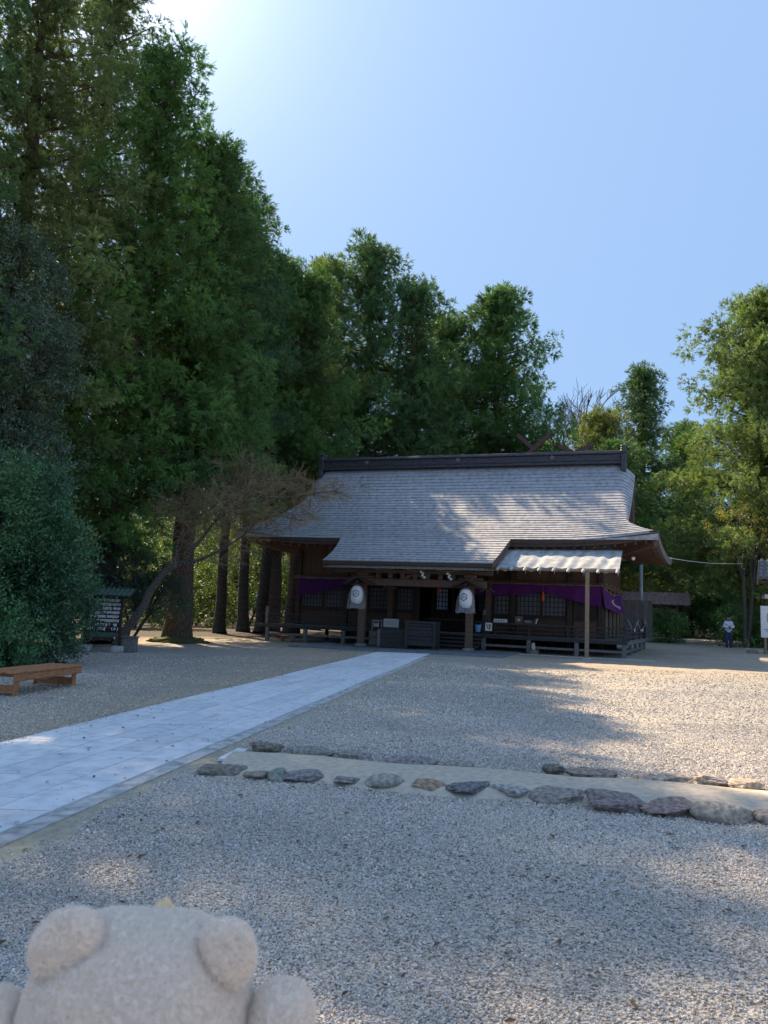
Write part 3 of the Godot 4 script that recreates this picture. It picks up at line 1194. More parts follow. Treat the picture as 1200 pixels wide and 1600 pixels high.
		for half in 2:
			var g := Mb.new()
			for i in 12:
				var z0 := lerpf(-0.95, ZR, i / 12.0)
				var z1 := lerpf(-0.95, ZR, (i + 1) / 12.0)
				var y0 := roof_y(z0) - 0.50
				var y1 := roof_y(z1) - 0.50
				if half == 1:
					z0 = 2.0 * ZR - z0
					z1 = 2.0 * ZR - z1
				var a := Vector3(bx, y0, z0)
				var b1 := Vector3(bx, y1, z1)
				var dn := Vector3(0, -0.42, 0)
				var ins := Vector3(-sx * 0.07, 0, 0)
				g.quad(a, b1, b1 + dn, a + dn, Vector3(sx, 0, 0))
				g.quad(a + ins, b1 + ins, b1 + dn + ins, a + dn + ins, Vector3(-sx, 0, 0))
				g.quad(a + dn, b1 + dn, b1 + dn + ins, a + dn + ins, Vector3.DOWN)
			put("bargeboard", g.mesh(), M.wood_red, roof)

	# ridge
	var ridge := Node3D.new()
	ridge.name = "ridge"
	roof.add_child(ridge, true)
	var r1 := Mb.new()
	r1.box(Vector3(-7.37, 8.40, ZR), Vector3(14.0, 0.13, 0.60), 0.02)
	put("ridge_base", r1.mesh(), M.ridge_metal, ridge)
	var r2 := Mb.new()
	r2.box(Vector3(-7.37, 8.615, ZR), Vector3(13.96, 0.32, 0.46), 0.02)
	r2.box(Vector3(-7.37, 8.50, ZR), Vector3(13.98, 0.04, 0.56), 0.01)
	put("ridge_body", r2.mesh(), M.ridge_metal, ridge)
	var r3 := Mb.new()
	r3.box(Vector3(-7.37, 8.815, ZR), Vector3(14.05, 0.08, 0.62), 0.025)
	r3.tube([Vector3(-14.4, 8.89, ZR), Vector3(-0.34, 8.89, ZR)], [0.09, 0.09], 10)
	put("ridge_cap", r3.mesh(), M.ridge_metal, ridge)
	for sx in [-1.0, 1.0]:
		var e := Mb.new()
		var ex := -0.27 if sx > 0 else -14.47
		e.box(Vector3(ex, 8.57, ZR), Vector3(0.24, 0.94, 0.62), 0.03)
		e.box(Vector3(ex, 8.18, ZR + 0.34), Vector3(0.22, 0.42, 0.22), 0.03)
		e.box(Vector3(ex, 8.18, ZR - 0.34), Vector3(0.22, 0.42, 0.22), 0.03)
		e.box(Vector3(ex + sx * 0.02, 9.09, ZR), Vector3(0.28, 0.14, 0.5), 0.03)
		e.box(Vector3(ex, 8.86, ZR + 0.26), Vector3(0.26, 0.16, 0.2), 0.04)
		put("ridge_end", e.mesh(), M.ridge_metal, ridge)
	for cx in [-12.1, -7.6, -3.3]:
		var e := Mb.new()
		for k in 6:
			var a := TAU * k / 6.0
			e.box(Vector3(cx + 0.065 * cos(a), 8.68 + 0.065 * sin(a), ZR + 0.245), Vector3(0.07, 0.07, 0.03), 0.01, Basis(Vector3.BACK, a))
		e.box(Vector3(cx, 8.68, ZR + 0.25), Vector3(0.07, 0.07, 0.035), 0.01)
		put("ridge_crest", e.mesh(), M.wood_grey, ridge)


func boards(called: String, x0: float, x1: float, y0: float, y1: float, z: float, step: float, m: Material, parent: Node, sd: int) -> void:
	var r := RandomNumberGenerator.new()
	r.seed = sd
	var n := maxi(1, roundi((x1 - x0) / step))
	for i in n:
		var a := lerpf(x0, x1, float(i) / n)
		var b := lerpf(x0, x1, float(i + 1) / n)
		var g := Mb.new()
		var sh := r.randf_range(0.78, 1.12)
		g.col = Color(sh, sh, sh)
		g.box(Vector3((a + b) * 0.5, (y0 + y1) * 0.5, z + r.randf_range(-0.006, 0.006)), Vector3(b - a - 0.008, y1 - y0, 0.03), 0.004)
		put(called, g.mesh(), m, parent)


func lattice(x0: float, x1: float, y0: float, y1: float, z: float, step: float, pane: Material, called := "lattice_door") -> void:
	var d := Node3D.new()
	d.name = numbered(hall, called)
	hall.add_child(d, true)
	var f := Mb.new()
	var w := 0.06
	f.box(Vector3(x0 + w * 0.5, (y0 + y1) * 0.5, z), Vector3(w, y1 - y0, 0.045), 0.005)
	f.box(Vector3(x1 - w * 0.5, (y0 + y1) * 0.5, z), Vector3(w, y1 - y0, 0.045), 0.005)
	f.box(Vector3((x0 + x1) * 0.5, y0 + w * 0.5, z), Vector3(x1 - x0 - w * 2.0, w, 0.043), 0.005)
	f.box(Vector3((x0 + x1) * 0.5, y1 - w * 0.5, z), Vector3(x1 - x0 - w * 2.0, w, 0.043), 0.005)
	put("frame", f.mesh(), M.wood_dark, d)
	var b := Mb.new()
	var n := maxi(2, roundi((x1 - x0) / step))
	for i in range(1, n):
		b.box(Vector3(lerpf(x0, x1, float(i) / n), (y0 + y1) * 0.5, z + 0.002), Vector3(0.028, y1 - y0 - w * 2.0, 0.03))
	var k := maxi(2, roundi((y1 - y0) / (step * 1.25)))
	for i in range(1, k):
		b.box(Vector3((x0 + x1) * 0.5, lerpf(y0, y1, float(i) / k), z - 0.004), Vector3(x1 - x0 - w * 2.0, 0.028, 0.026))
	put("lattice", b.mesh(), M.wood_dark, d)
	var p := Mb.new()
	p.box(Vector3((x0 + x1) * 0.5, (y0 + y1) * 0.5, z - 0.03), Vector3(x1 - x0 - 0.05, y1 - y0 - 0.05, 0.012))
	put("pane", p.mesh(), pane, d)


func post(called: String, x: float, z: float, y0: float, y1: float, w: float, m: Material, parent: Node = hall, d := -1.0) -> MeshInstance3D:
	var g := Mb.new()
	g.box(Vector3(x, (y0 + y1) * 0.5, z), Vector3(w, y1 - y0, w if d < 0.0 else d), 0.012)
	return put(called, g.mesh(), m, parent)


func bar(called: String, a: Vector3, b: Vector3, w: float, h: float, m: Material, parent: Node = hall) -> MeshInstance3D:
	var g := Mb.new()
	g.beam(a, b, w, h, 0.01)
	return put(called, g.mesh(), m, parent)


func ly(x: float, z: float) -> float:      # ground height under a point of the hall's own axes
	var p := H(x, 0, z)
	return gy(p.x, p.z)


func make_hall() -> void:
	hall = thing("shrine_hall", "dark wooden shrine hall with broad grey plated roof and porch", "shrine", HALL_AT, HALL_TURN)
	make_roof()
	# body: floor, walls
	var fl := Mb.new()
	fl.box(Vector3(-7.35, 0.845, -5.4), Vector3(12.8, 0.06, 7.9), 0.0)
	put("floor", fl.mesh(), M.wood_dark, hall)
	var ce := Mb.new()
	ce.box(Vector3(-7.35, 4.05, -5.2), Vector3(12.9, 0.05, 7.5), 0.0)
	put("ceiling", ce.mesh(), M.wood_dark, hall)
	var bw := Mb.new()
	bw.box(Vector3(-7.35, 2.5, -9.0), Vector3(12.8, 3.2, 0.06), 0.0)
	put("back_wall", bw.mesh(), M.wood_dark, hall)
	var lw := Mb.new()
	lw.box(Vector3(-13.75, 2.6, -5.2), Vector3(0.06, 3.4, 7.5), 0.0)
	put("left_wall", lw.mesh(), M.wood_brown, hall)
	# boarded band under the eaves
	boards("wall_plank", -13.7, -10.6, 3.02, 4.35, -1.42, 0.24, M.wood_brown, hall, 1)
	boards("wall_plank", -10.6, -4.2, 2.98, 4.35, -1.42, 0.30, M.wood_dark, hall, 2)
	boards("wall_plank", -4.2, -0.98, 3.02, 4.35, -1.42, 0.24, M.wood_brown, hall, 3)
	# main posts of the front
	for x in [-13.72, -11.48, -9.32, -8.30, -5.24, -4.32, -2.12, -0.96]:
		post("pillar", x, -1.36, 0.3, 4.1, 0.20, M.wood_dark)
	bar("lintel", Vector3(-13.95, 2.92, -1.27), Vector3(-0.8, 2.92, -1.27), 0.10, 0.16, M.wood_brown)
	bar("lintel", Vector3(-13.9, 2.66, -1.30), Vector3(-0.85, 2.66, -1.30), 0.06, 0.07, M.wood_dark)
	bar("sill_beam", Vector3(-13.7, 1.585, -1.30), Vector3(-8.35, 1.585, -1.30), 0.07, 0.07, M.wood_dark)
	bar("sill_beam", Vector3(-5.2, 1.585, -1.30), Vector3(-1.0, 1.585, -1.30), 0.07, 0.07, M.wood_dark)
	# bays
	for a in [[-13.6, -12.55], [-12.53, -11.6], [-11.36, -10.45], [-10.43, -9.44], [-9.2, -8.42], [-5.12, -4.44], [-4.2, -3.22], [-3.2, -2.24]]:
		lattice(a[0], a[1], 1.63, 2.60, -1.38, 0.155, M.lattice_paper)
	boards("wall_plank", -2.0, -1.08, 1.62, 2.86, -1.40, 0.23, M.wood_dark, hall, 4)
	for a in [[-13.6, -11.6, 0], [-11.36, -9.44, 0], [-9.2, -8.42, 1], [-5.12, -4.44, 0], [-4.2, -2.24, 0], [-2.0, -1.08, 1]]:
		var g := Mb.new()
		g.box(Vector3((a[0] + a[1]) * 0.5, 1.22, -1.39), Vector3(a[1] - a[0], 0.68, 0.04), 0.005)
		if a[2] == 0:
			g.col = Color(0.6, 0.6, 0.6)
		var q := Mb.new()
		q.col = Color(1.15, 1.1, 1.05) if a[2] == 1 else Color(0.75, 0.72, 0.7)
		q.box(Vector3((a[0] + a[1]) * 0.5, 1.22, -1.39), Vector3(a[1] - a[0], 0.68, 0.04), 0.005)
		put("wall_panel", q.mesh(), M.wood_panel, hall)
	# inner sanctum doors seen through the open front
	lattice(-8.05, -7.45, 1.72, 2.72, -3.3, 0.16, M.sky_tint_pane, "inner_door")
	lattice(-7.05, -6.25, 1.72, 2.72, -3.3, 0.16, M.sky_tint_pane, "inner_door")
	lattice(-6.2, -5.5, 1.72, 2.72, -3.3, 0.16, M.lattice_paper, "inner_door")
	boards("inner_plank", -8.2, -5.4, 0.9, 1.68, -3.32, 0.4, M.wood_dark, hall, 5)
	bar("inner_rail", Vector3(-8.2, 1.36, -2.2), Vector3(-5.4, 1.36, -2.2), 0.06, 0.06, M.wood_panel)
	for x in [-8.15, -7.25, -5.45]:
		post("inner_post", x, -3.3, 0.88, 3.9, 0.14, M.wood_dark)
	# right side wall, running slightly outwards, with slender posts
	var sp := func(z: float) -> float: return -0.95 + 0.055 * (-1.4 - z)
	for k in 5:
		var z0 := -1.5 - 1.5 * k
		for j in 5:
			var za := z0 - 0.3 * j
			var g := Mb.new()
			g.box(Vector3(sp.call(za - 0.15) - 0.03, 3.55, za - 0.15), Vector3(0.03, 1.2, 0.29), 0.004)
			put("wall_plank", g.mesh(), M.wood_brown, hall)
		post("side_post", sp.call(z0 - 1.5), z0 - 1.5, 0.88, 3.1, 0.10, M.wood_pale)
	var sw := Mb.new()
	sw.quad(Vector3(sp.call(-1.4) - 0.07, 0.88, -1.4), Vector3(sp.call(-9.0) - 0.07, 0.88, -9.0), Vector3(sp.call(-9.0) - 0.07, 4.3, -9.0), Vector3(sp.call(-1.4) - 0.07, 4.3, -1.4), Vector3.RIGHT)
	put("side_wall", sw.mesh(), M.wood_dark, hall)
	bar("lintel", Vector3(sp.call(-1.4) + 0.02, 2.92, -1.4), Vector3(sp.call(-9.0) + 0.02, 2.92, -9.0), 0.10, 0.14, M.wood_brown)

	# veranda
	var vs := func(z: float) -> float: return 0.055 * -z
	var vf := Mb.new()
	vf.box(Vector3(-11.8, 0.855, -0.70), Vector3(5.4, 0.05, 1.36), 0.0)
	vf.box(Vector3(-2.55, 0.855, -0.70), Vector3(5.1, 0.05, 1.36), 0.0)
	vf.box(Vector3(-7.05, 0.855, -0.75), Vector3(4.0, 0.05, 1.26), 0.0)
	vf.box(Vector3(-14.13, 0.853, -5.0), Vector3(0.72, 0.05, 7.2), 0.0)
	put("veranda_floor", vf.mesh(), M.wood_grey, hall)
	for k in 17:
		# boards of the side veranda, which lies in the open
		var z0 := -1.40 - 0.52 * k
		var g := Mb.new()
		g.quad(Vector3(sp.call(z0), 0.88, z0), Vector3(vs.call(z0), 0.88, z0), Vector3(vs.call(z0 - 0.5), 0.88, z0 - 0.505), Vector3(sp.call(z0 - 0.5), 0.88, z0 - 0.505), Vector3.UP)
		g.quad(Vector3(sp.call(z0), 0.83, z0), Vector3(vs.call(z0), 0.83, z0), Vector3(vs.call(z0 - 0.5), 0.83, z0 - 0.505), Vector3(sp.call(z0 - 0.5), 0.83, z0 - 0.505), Vector3.DOWN)
		g.quad(Vector3(vs.call(z0), 0.83, z0), Vector3(vs.call(z0), 0.88, z0), Vector3(vs.call(z0 - 0.5), 0.88, z0 - 0.505), Vector3(vs.call(z0 - 0.5), 0.83, z0 - 0.505), Vector3.RIGHT)
		put("veranda_board", g.mesh(), M.wood_grey, hall)
	bar("edge_beam", Vector3(-14.95, 0.80, 0.0), Vector3(-8.95, 0.80, 0.0), 0.13, 0.14, M.wood_box)
	bar("edge_beam", Vector3(-5.2, 0.80, 0.0), Vector3(0.06, 0.80, 0.0), 0.13, 0.14, M.wood_box)
	bar("edge_beam", Vector3(-0.03, 0.765, -0.10), Vector3(0.53, 0.765, -10.1), 0.10, 0.12, M.wood_grey)
	for x in [-14.43, -12.68, -10.97, -9.20]:
		post("veranda_post", x, -0.02, ly(x, 0) - 0.05, 0.73, 0.15, M.wood_grey)
	for x in [-5.19, -3.47, -1.73, -0.06]:
		post("veranda_post", x, -0.02, ly(x, 0) - 0.05, 0.73, 0.16, M.wood_grey)
	for z in [-2.4, -4.9, -7.4, -9.9]:
		post("veranda_post", vs.call(z) - 0.06, z, ly(0, z) - 0.05, 0.70, 0.13, M.wood_grey)
	bar("brace_rail", Vector3(-14.3, 0.46, -0.02), Vector3(-9.2, 0.47, -0.02), 0.05, 0.09, M.wood_grey)
	bar("brace_rail", Vector3(-5.2, 0.47, -0.02), Vector3(-0.06, 0.47, -0.02), 0.05, 0.09, M.wood_grey)
	bar("brace_rail", Vector3(-0.06, 0.47, -0.1), Vector3(0.48, 0.47, -9.9), 0.05, 0.09, M.wood_grey)
	for z in [-3.0, -5.5]:      # struts in the dark below the floor
		for x in [-13.0, -10.5, -8.0, -5.5, -3.0, -1.0]:
			post("floor_strut", x, z, ly(x, z) - 0.05, 0.82, 0.14, M.wood_dark)
	var ub := Mb.new()
	ub.box(Vector3(-7.4, 0.5, -7.5), Vector3(13.5, 0.9, 0.05), 0.0)
	put("foundation_board", ub.mesh(), M.wood_dark, hall)
	# railing
	for sp2 in [[-14.5, -9.3], [-5.2, -0.03]]:
		for y in [[1.30, 0.05], [1.15, 0.035], [1.00, 0.045]]:
			bar("rail", Vector3(sp2[0] - (0.15 if y[0] > 1.2 else 0.0), y[0], 0.0), Vector3(sp2[1] + (0.15 if y[0] > 1.2 and sp2[1] < -5.0 else 0.0), y[0], 0.0), y[1], y[1], M.wood_box)
		var n := 3
		for i in n + 1:
			var xx := lerpf(sp2[0] + 0.02, sp2[1] - 0.02, float(i) / n)
			var end := i == 0 or i == n
			post("rail_post", xx, 0.0, 0.87, 1.60 if end and sp2[0] < -9.0 and i == 0 else (1.42 if end else 1.27), 0.12 if end else 0.06, M.wood_grey if end and i == 0 else M.wood_box)
	var cap := Mb.new()
	cap.box(Vector3(-5.18, 1.64, 0), Vector3(0.15, 0.06, 0.15), 0.02)
	cap.lathe([Vector2(0.0, 1.80), Vector2(0.05, 1.76), Vector2(0.06, 1.71), Vector2(0.03, 1.67)], 10, Vector3(-5.18, 0, 0))
	put("post_cap", cap.mesh(), M.wood_grey, hall)
	post("rail_post", -5.18, 0.0, 0.87, 1.62, 0.13, M.wood_dark)
	for y in [[1.32, 0.05], [1.16, 0.05], [1.02, 0.06]]:
		bar("rail", Vector3(0.0, y[0], 0.2 if y[0] > 1.2 else 0.0), Vector3(0.5, y[0], -9.3), y[1], y[1], M.wood_box)
	for z in [-3.1, -6.2]:
		post("rail_post", vs.call(z), z, 0.87, 1.30, 0.07, M.wood_box)
	post("newel", 0.5, -9.35, 0.87, 1.55, 0.16, M.wood_dark)
	var nc := Mb.new()
	nc.lathe([Vector2(0.0, 1.82), Vector2(0.07, 1.77), Vector2(0.095, 1.70), Vector2(0.05, 1.62), Vector2(0.10, 1.59), Vector2(0.10, 1.54)], 12, Vector3(0.5, 0, -9.35))
	put("post_cap", nc.mesh(), M.wood_grey, hall)
	# boarded screen closing the side veranda
	boards("screen_plank", -0.55, 0.86, 0.9, 2.62, -10.05, 0.2, M.wood_grey, hall, 6)
	bar("screen_cap", Vector3(-0.62, 2.65, -10.05), Vector3(1.05, 2.65, -10.05), 0.12, 0.05, M.wood_grey)

	# porch
	for x in [-9.33, -5.24]:
		post("porch_pillar", x, 2.27, ly(x, 2.3) + 0.02, 3.02, 0.24, M.wood_brown)
		var st := Mb.new()
		st.box(Vector3(x, ly(x, 2.3) + 0.13, 2.27), Vector3(0.36, 0.12, 0.36), 0.02)
		put("pillar_base", st.mesh(), M.apron_stone, hall)
		var ca := Mb.new()
		ca.box(Vector3(x, 2.93, 2.27), Vector3(0.42, 0.13, 0.34), 0.03)
		ca.box(Vector3(x, 2.83, 2.27), Vector3(0.9, 0.09, 0.16), 0.03)
		put("bracket", ca.mesh(), M.wood_brown, hall)
		bar("tie_beam", Vector3(x, 2.62, 2.2), Vector3(x, 2.78, -1.3), 0.14, 0.2, M.wood_dark)
		var fx: float = x
		post("inner_pillar", fx, -0.95, 0.88, 2.95, 0.21, M.wood_brown)
		var hd := Mb.new()          # little gabled cover on the inner pillar
		for s in [-1.0, 1.0]:
			hd.box(Vector3(fx + s * 0.135, 2.60, -0.76), Vector3(0.31, 0.045, 0.22), 0.01, Basis(Vector3.BACK, -s * 0.5))
		hd.box(Vector3(fx, 2.56, -0.78), Vector3(0.12, 0.12, 0.12), 0.03)
		put("pillar_hood", hd.mesh(), M.wood_grey, hall)
		# gabled hood over each lantern
		var hood := Node3D.new()
		hood.name = numbered(hall, "lantern_hood")
		hall.add_child(hood, true)
		for s in [-1.0, 1.0]:
			var hb := Mb.new()
			hb.box(Vector3(fx + s * 0.27, 2.645, 2.66), Vector3(0.60, 0.04, 0.62), 0.008, Basis(Vector3.BACK, -s * 0.44))
			put("hood_board", hb.mesh(), M.wood_dark, hood)
		bar("hood_arm", Vector3(fx, 2.62, 2.38), Vector3(fx, 2.62, 2.98), 0.06, 0.08, M.wood_dark, hood)
	bar("porch_beam", Vector3(-9.95, 2.64, 2.27), Vector3(-4.65, 2.64, 2.27), 0.16, 0.26, M.wood_panel)
	bar("porch_plate", Vector3(-10.5, 3.05, 2.27), Vector3(-4.45, 3.05, 2.27), 0.16, 0.14, M.wood_brown)
	for i in 7:
		post("bracket_block", -8.75 + 0.48 * i, 2.27, 2.78, 2.98, 0.15, M.wood_brown)
	# carved frog-leg strut over the beam
	var fr := Mb.new()
	fr.plate(PackedVector2Array([Vector2(-7.75, 2.78), Vector2(-7.6, 2.92), Vector2(-7.3, 2.98), Vector2(-7.0, 2.92), Vector2(-6.85, 2.78), Vector2(-7.05, 2.80), Vector2(-7.15, 2.88), Vector2(-7.45, 2.88), Vector2(-7.55, 2.80)]), 2.22, 2.32)
	put("frog_leg_strut", fr.mesh(), M.wood_brown, hall)
	# front steps
	for k in 5:
		var y := 0.86 - 0.135 * k
		var g := Mb.new()
		g.col = Color(1.2, 1.05, 0.95)
		g.box(Vector3(-7.05, y - 0.045, 0.14 + 0.27 * k), Vector3(3.75, 0.07, 0.33), 0.008)
		put("step", g.mesh(), M.wood_box, hall)
		var rz := Mb.new()
		rz.box(Vector3(-7.05, y - 0.105, 0.02 + 0.27 * k), Vector3(3.7, 0.10, 0.03), 0.004)
		put("step_riser", rz.mesh(), M.wood_dark, hall)

	# stone apron under the porch
	var ap := Mb.new()
	ap.col = Color(1, 1, 1)
	for i in 7:
		for j in 3:
			var x0 := lerpf(-11.6, -3.75, i / 7.0)
			var x1 := lerpf(-11.6, -3.75, (i + 1) / 7.0)
			var z0 := lerpf(0.25, 3.75, j / 3.0)
			var z1 := lerpf(0.25, 3.75, (j + 1) / 3.0)
			var a := Mb.new()
			var sh := rng.randf_range(0.85, 1.1)
			a.col = Color(sh, sh, sh)
			a.box(Vector3((x0 + x1) * 0.5, 0.15, (z0 + z1) * 0.5), Vector3(x1 - x0 - 0.012, 0.17, z1 - z0 - 0.012), 0.01)
			var o := put("apron_slab", a.mesh(), M.apron_stone, hall)
			o.position.y = ly((x0 + x1) * 0.5, (z0 + z1) * 0.5) - 0.175
	# stone edging before the veranda
	for i in 9:
		var a := Mb.new()
		var x0 := -3.7 + 0.52 * i
		a.box(Vector3(x0 + 0.26, 0, 0.95), Vector3(0.51, 0.12, 0.14), 0.015)
		var o := put("edging_stone", a.mesh(), M.concrete, hall)
		o.position.y = ly(x0, 0.95) - 0.035


func make_hall_things() -> void:
	var L := func(n: Node3D) -> Node3D:      # move a thing built in the hall's axes to where the hall stands
		n.transform = Transform3D(Basis(Vector3.UP, HALL_TURN), HALL_AT)
		return n
	# purple curtain on the front, in two lengths
	var hang := func(x0: float, x1: float, bottom: Callable, sd: float) -> ArrayMesh:
		var g := Mb.new()
		var rows := []
		for j in 13:
			var row := []
			for i in 61:
				var x := lerpf(x0, x1, i / 60.0)
				var top := 2.86 + 0.02 * cos(x * 7.0)
				var bt: float = bottom.call(x)
				var f := j / 12.0
				var z := -1.06 + f * (0.035 * sin(x * 6.0 + sd) + 0.02 * sin(x * 13.0 + f * 2.0)) + 0.03 * f
				row.append(Vector3(x, lerpf(top, bt, f), z))
			rows.append(row)
		g.sheet(rows, Vector3.BACK)
		return g.mesh()
	var c := thing("curtain", "purple curtain tinted darker for shade, gathered up at the hall front's left end", "curtain", Vector3.ZERO, 0.0, "purple curtains round the hall")
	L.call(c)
	var left_hem := func(x: float) -> float:
		return 2.70 - 0.62 * pow(clampf((-11.1 - x) / 2.5, 0.0, 1.0), 0.8) - 0.05 * clampf((x + 11.1) / 1.6, 0.0, 1.0)
	put("cloth", tinted(hang.call(-13.6, -9.5, left_hem, 0.0), Color(0.5, 0.55, 0.6)), M.purple_cloth, c)  # darker tint paints the deeper shade at this end
	bar("rod", Vector3(-13.65, 2.885, -1.08), Vector3(-9.4, 2.885, -1.08), 0.03, 0.03, M.wood_pale, c)
	c = thing("curtain", "long purple curtain draped across the right half of the hall front", "curtain", Vector3.ZERO, 0.0, "purple curtains round the hall")
	L.call(c)
	var right_hem := func(x: float) -> float:
		if x < -3.12:
			return 2.42 + 0.18 * pow(clampf(1.0 - (-3.12 - x) / 1.1, 0.0, 1.0), 1.5)
		return 2.60 - 0.53 * pow(clampf((x + 3.12) / 2.18, 0.0, 1.0), 0.9)
	put("cloth", hang.call(-5.8, -0.93, right_hem, 1.0), M.purple_cloth, c)
	bar("rod", Vector3(-5.85, 2.885, -1.08), Vector3(-0.9, 2.885, -1.08), 0.03, 0.03, M.wood_pale, c)
	# cloth round the corner, light put into its brighter tint, with white stream mark
	c = thing("curtain", "purple cloth, tinted brighter as if lit, with white winding mark at the right corner", "curtain", Vector3.ZERO, 0.0, "purple curtains round the hall")
	L.call(c)
	var flag := func(u: float, f: float) -> Vector3:
		var z := -1.04 - 7.5 * u
		var top := 2.88 + 0.14 * u - 0.30 * sin(u * PI)
		var bt := 2.06 + 0.02 * u - 0.12 * sin(u * PI)
		var x := -0.90 + 0.055 * (-1.4 - z) + 0.14 * f + 0.06 * sin(u * 9.0) * f + 0.05 * sin(u * PI)
		return Vector3(x, lerpf(top, bt, f), z)
	var g := Mb.new()
	var rows := []
	for j in 13:
		var row := []
		for i in 41:
			row.append(flag.call(i / 40.0, j / 12.0))
		rows.append(row)
	g.sheet(rows, Vector3.RIGHT)
	g.col = Color(1, 1, 1)
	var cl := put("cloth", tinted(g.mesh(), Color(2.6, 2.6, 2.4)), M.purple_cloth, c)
	var mk := Mb.new()
	rows = []
	for k in 25:
		var f := k / 24.0
		var u := 0.46 - 0.13 * sin(f * TAU * 0.95 - 0.5) * (0.75 + 0.4 * f) + 0.12 * f
		var w := 0.012 + 0.085 * sin(clampf(f * 1.08 - 0.04, 0.0, 1.0) * PI) * (0.45 + 0.75 * f)
		rows.append([flag.call(u - w, 0.20 + 0.62 * f) + Vector3(0.006, 0, 0.002), flag.call(u + w, 0.20 + 0.62 * f) + Vector3(0.006, 0, 0.002)])
	mk.sheet(rows, Vector3.RIGHT)
	put("stream_mark", mk.mesh(), M.white_cloth, c)
	for k in 5:         # a column of small white characters
		var q := Mb.new()
		for s in 4:
			var f := 0.14 + 0.125 * k
			var du := 0.018 * (s % 2)
			var df := 0.026 * s
			q.quad(flag.call(0.885 + du, f + df) + Vector3(0.008, 0, 0), flag.call(0.925 + du * 0.5, f + df) + Vector3(0.008, 0, 0), flag.call(0.925 + du * 0.5, f + df + 0.012) + Vector3(0.008, 0, 0), flag.call(0.885 + du, f + df + 0.012) + Vector3(0.008, 0, 0), Vector3.RIGHT)
		put("character", q.mesh(), M.white_cloth, c)
	var rp := []
	for k in 15:
		rp.append(flag.call(k / 14.0, 0.0) + Vector3(0.01, 0.02, 0))
	var rt := Mb.new()
	rt.tube(rp, [0.018, 0.018, 0.018, 0.018, 0.018, 0.018, 0.018, 0.018, 0.018, 0.018, 0.018, 0.018, 0.018, 0.018, 0.018], 6)
	put("rope", rt.mesh(), M.wood_pale, c)

	# tassels
	for a in [[-7.26, 2.66, -0.86, 0.26, "orange tassel hanging in the dark doorway"], [-3.10, 2.58, -0.94, 0.34, "orange tassel tying up the middle of the right curtain"]]:
		var t := thing("tassel", a[4], "tassel", H(a[0], a[1], a[2]))
		var m := Mb.new()
		m.lathe([Vector2(0.0, 0.03), Vector2(0.035, 0.0), Vector2(0.03, -0.05), Vector2(0.05, -0.1), Vector2(0.065, -a[3]), Vector2(0.0, -a[3])], 10)
		put("fringe", m.mesh(), M.orange_cord, t)
		var q := Mb.new()
		q.tube([Vector3(0, 0.26, 0), Vector3(0, 0.0, 0)], [0.012, 0.012], 6)
		if a[3] > 0.3:
			q.tube([Vector3(0, -a[3], 0), Vector3(0.01, -0.95, 0.0)], [0.02, 0.016], 6)
		put("cord", q.mesh(), M.wood_red, t)

	# awning
	var aw := thing("awning", "white cloth awning tied to poles under the right eave", "awning")
	L.call(aw)
	var awp := func(u: float, f: float) -> Vector3:
		var bow := 1.0 - absf(fposmod(u * 9.0 + 0.35, 1.0) * 2.0 - 1.0)
		var x := lerpf(lerpf(-4.25, -4.62, f), lerpf(-0.10, -0.14, f), u)
		var z := lerpf(0.30, 2.02, f)
		return Vector3(x, lerpf(4.13, 3.34, f) - (0.045 + 0.03 * sin(u * 23.0)) * bow * sin(clampf(f, 0.05, 1.0) * PI * 0.8) + 0.07 * sin(f * PI) + 0.012 * sin(u * 61.0 + f * 9.0) * f, z)
	g = Mb.new()
	rows = []
	for j in 11:
		var row := []
		for i in 73:
			row.append(awp.call(i / 72.0, j / 10.0))
		rows.append(row)
	g.sheet(rows, Vector3(0, 1, 0.4))
	var val := []
	for j in 3:
		var row := []
		for i in 73:
			var p: Vector3 = awp.call(i / 72.0, 1.0)
			row.append(p + Vector3(0, -0.055 * j - 0.012 * j * sin(i * 0.9), -0.03 * j))
		val.append(row)
	g.sheet(val, Vector3.BACK)
	put("cloth", g.mesh(), M.white_cloth, aw)
	for k in 9:
		var u := (k + 0.65) / 9.0 - 0.005
		if k == 8:
			u = 0.985
		var a: Vector3 = awp.call(u, 0.0) + Vector3(0, -0.06, 0.0)
		var b: Vector3 = awp.call(u, 1.0) + Vector3(0, -0.07, 0.0)
		var d: Vector3 = (b - a).normalized()
		var q := Mb.new()
		q.tube([a, b + d * 0.14], [0.035, 0.035], 8)
		put("pole", q.mesh(), M.wood_pale, aw)
		var w := Mb.new()
		w.tube([b - d * 0.05 + Vector3(0, 0.004, 0), b + d * 0.13, b + d * 0.16], [0.062, 0.062, 0.03], 9)
		put("pole_wrap", w.mesh(), M.white_cloth, aw)
		if k % 2 == 0 or k == 3:
			var tie := Mb.new()
			tie.tube([b + d * 0.05, b + d * 0.05 + Vector3(0.03, -0.1, 0.02), b + d * 0.05 + Vector3(0.02, -0.17, 0.03)], [0.008, 0.008, 0.006], 5)
			put("tie_string", tie.mesh(), M.white_cloth, aw)
	bar("cross_pole", Vector3(-4.6, 3.235, 1.98), Vector3(-0.14, 3.235, 1.98), 0.05, 0.06, M.wood_pale, aw)
	var cp := thing("awning_post", "pale square wooden post holding up the white awning's front", "post", H(-1.2, ly(-1.2, 2.1), 2.04), HALL_TURN)
	var q1 := Mb.new()
	q1.box(Vector3(0, 1.50, 0), Vector3(0.135, 2.92, 0.135), 0.012)
	put("shaft", q1.mesh(), M.wood_pale, cp)
	var q2 := Mb.new()
	q2.box(Vector3(0, 0.02, 0), Vector3(0.26, 0.06, 0.26), 0.01)
	put("foot_stone", q2.mesh(), M.concrete, cp)

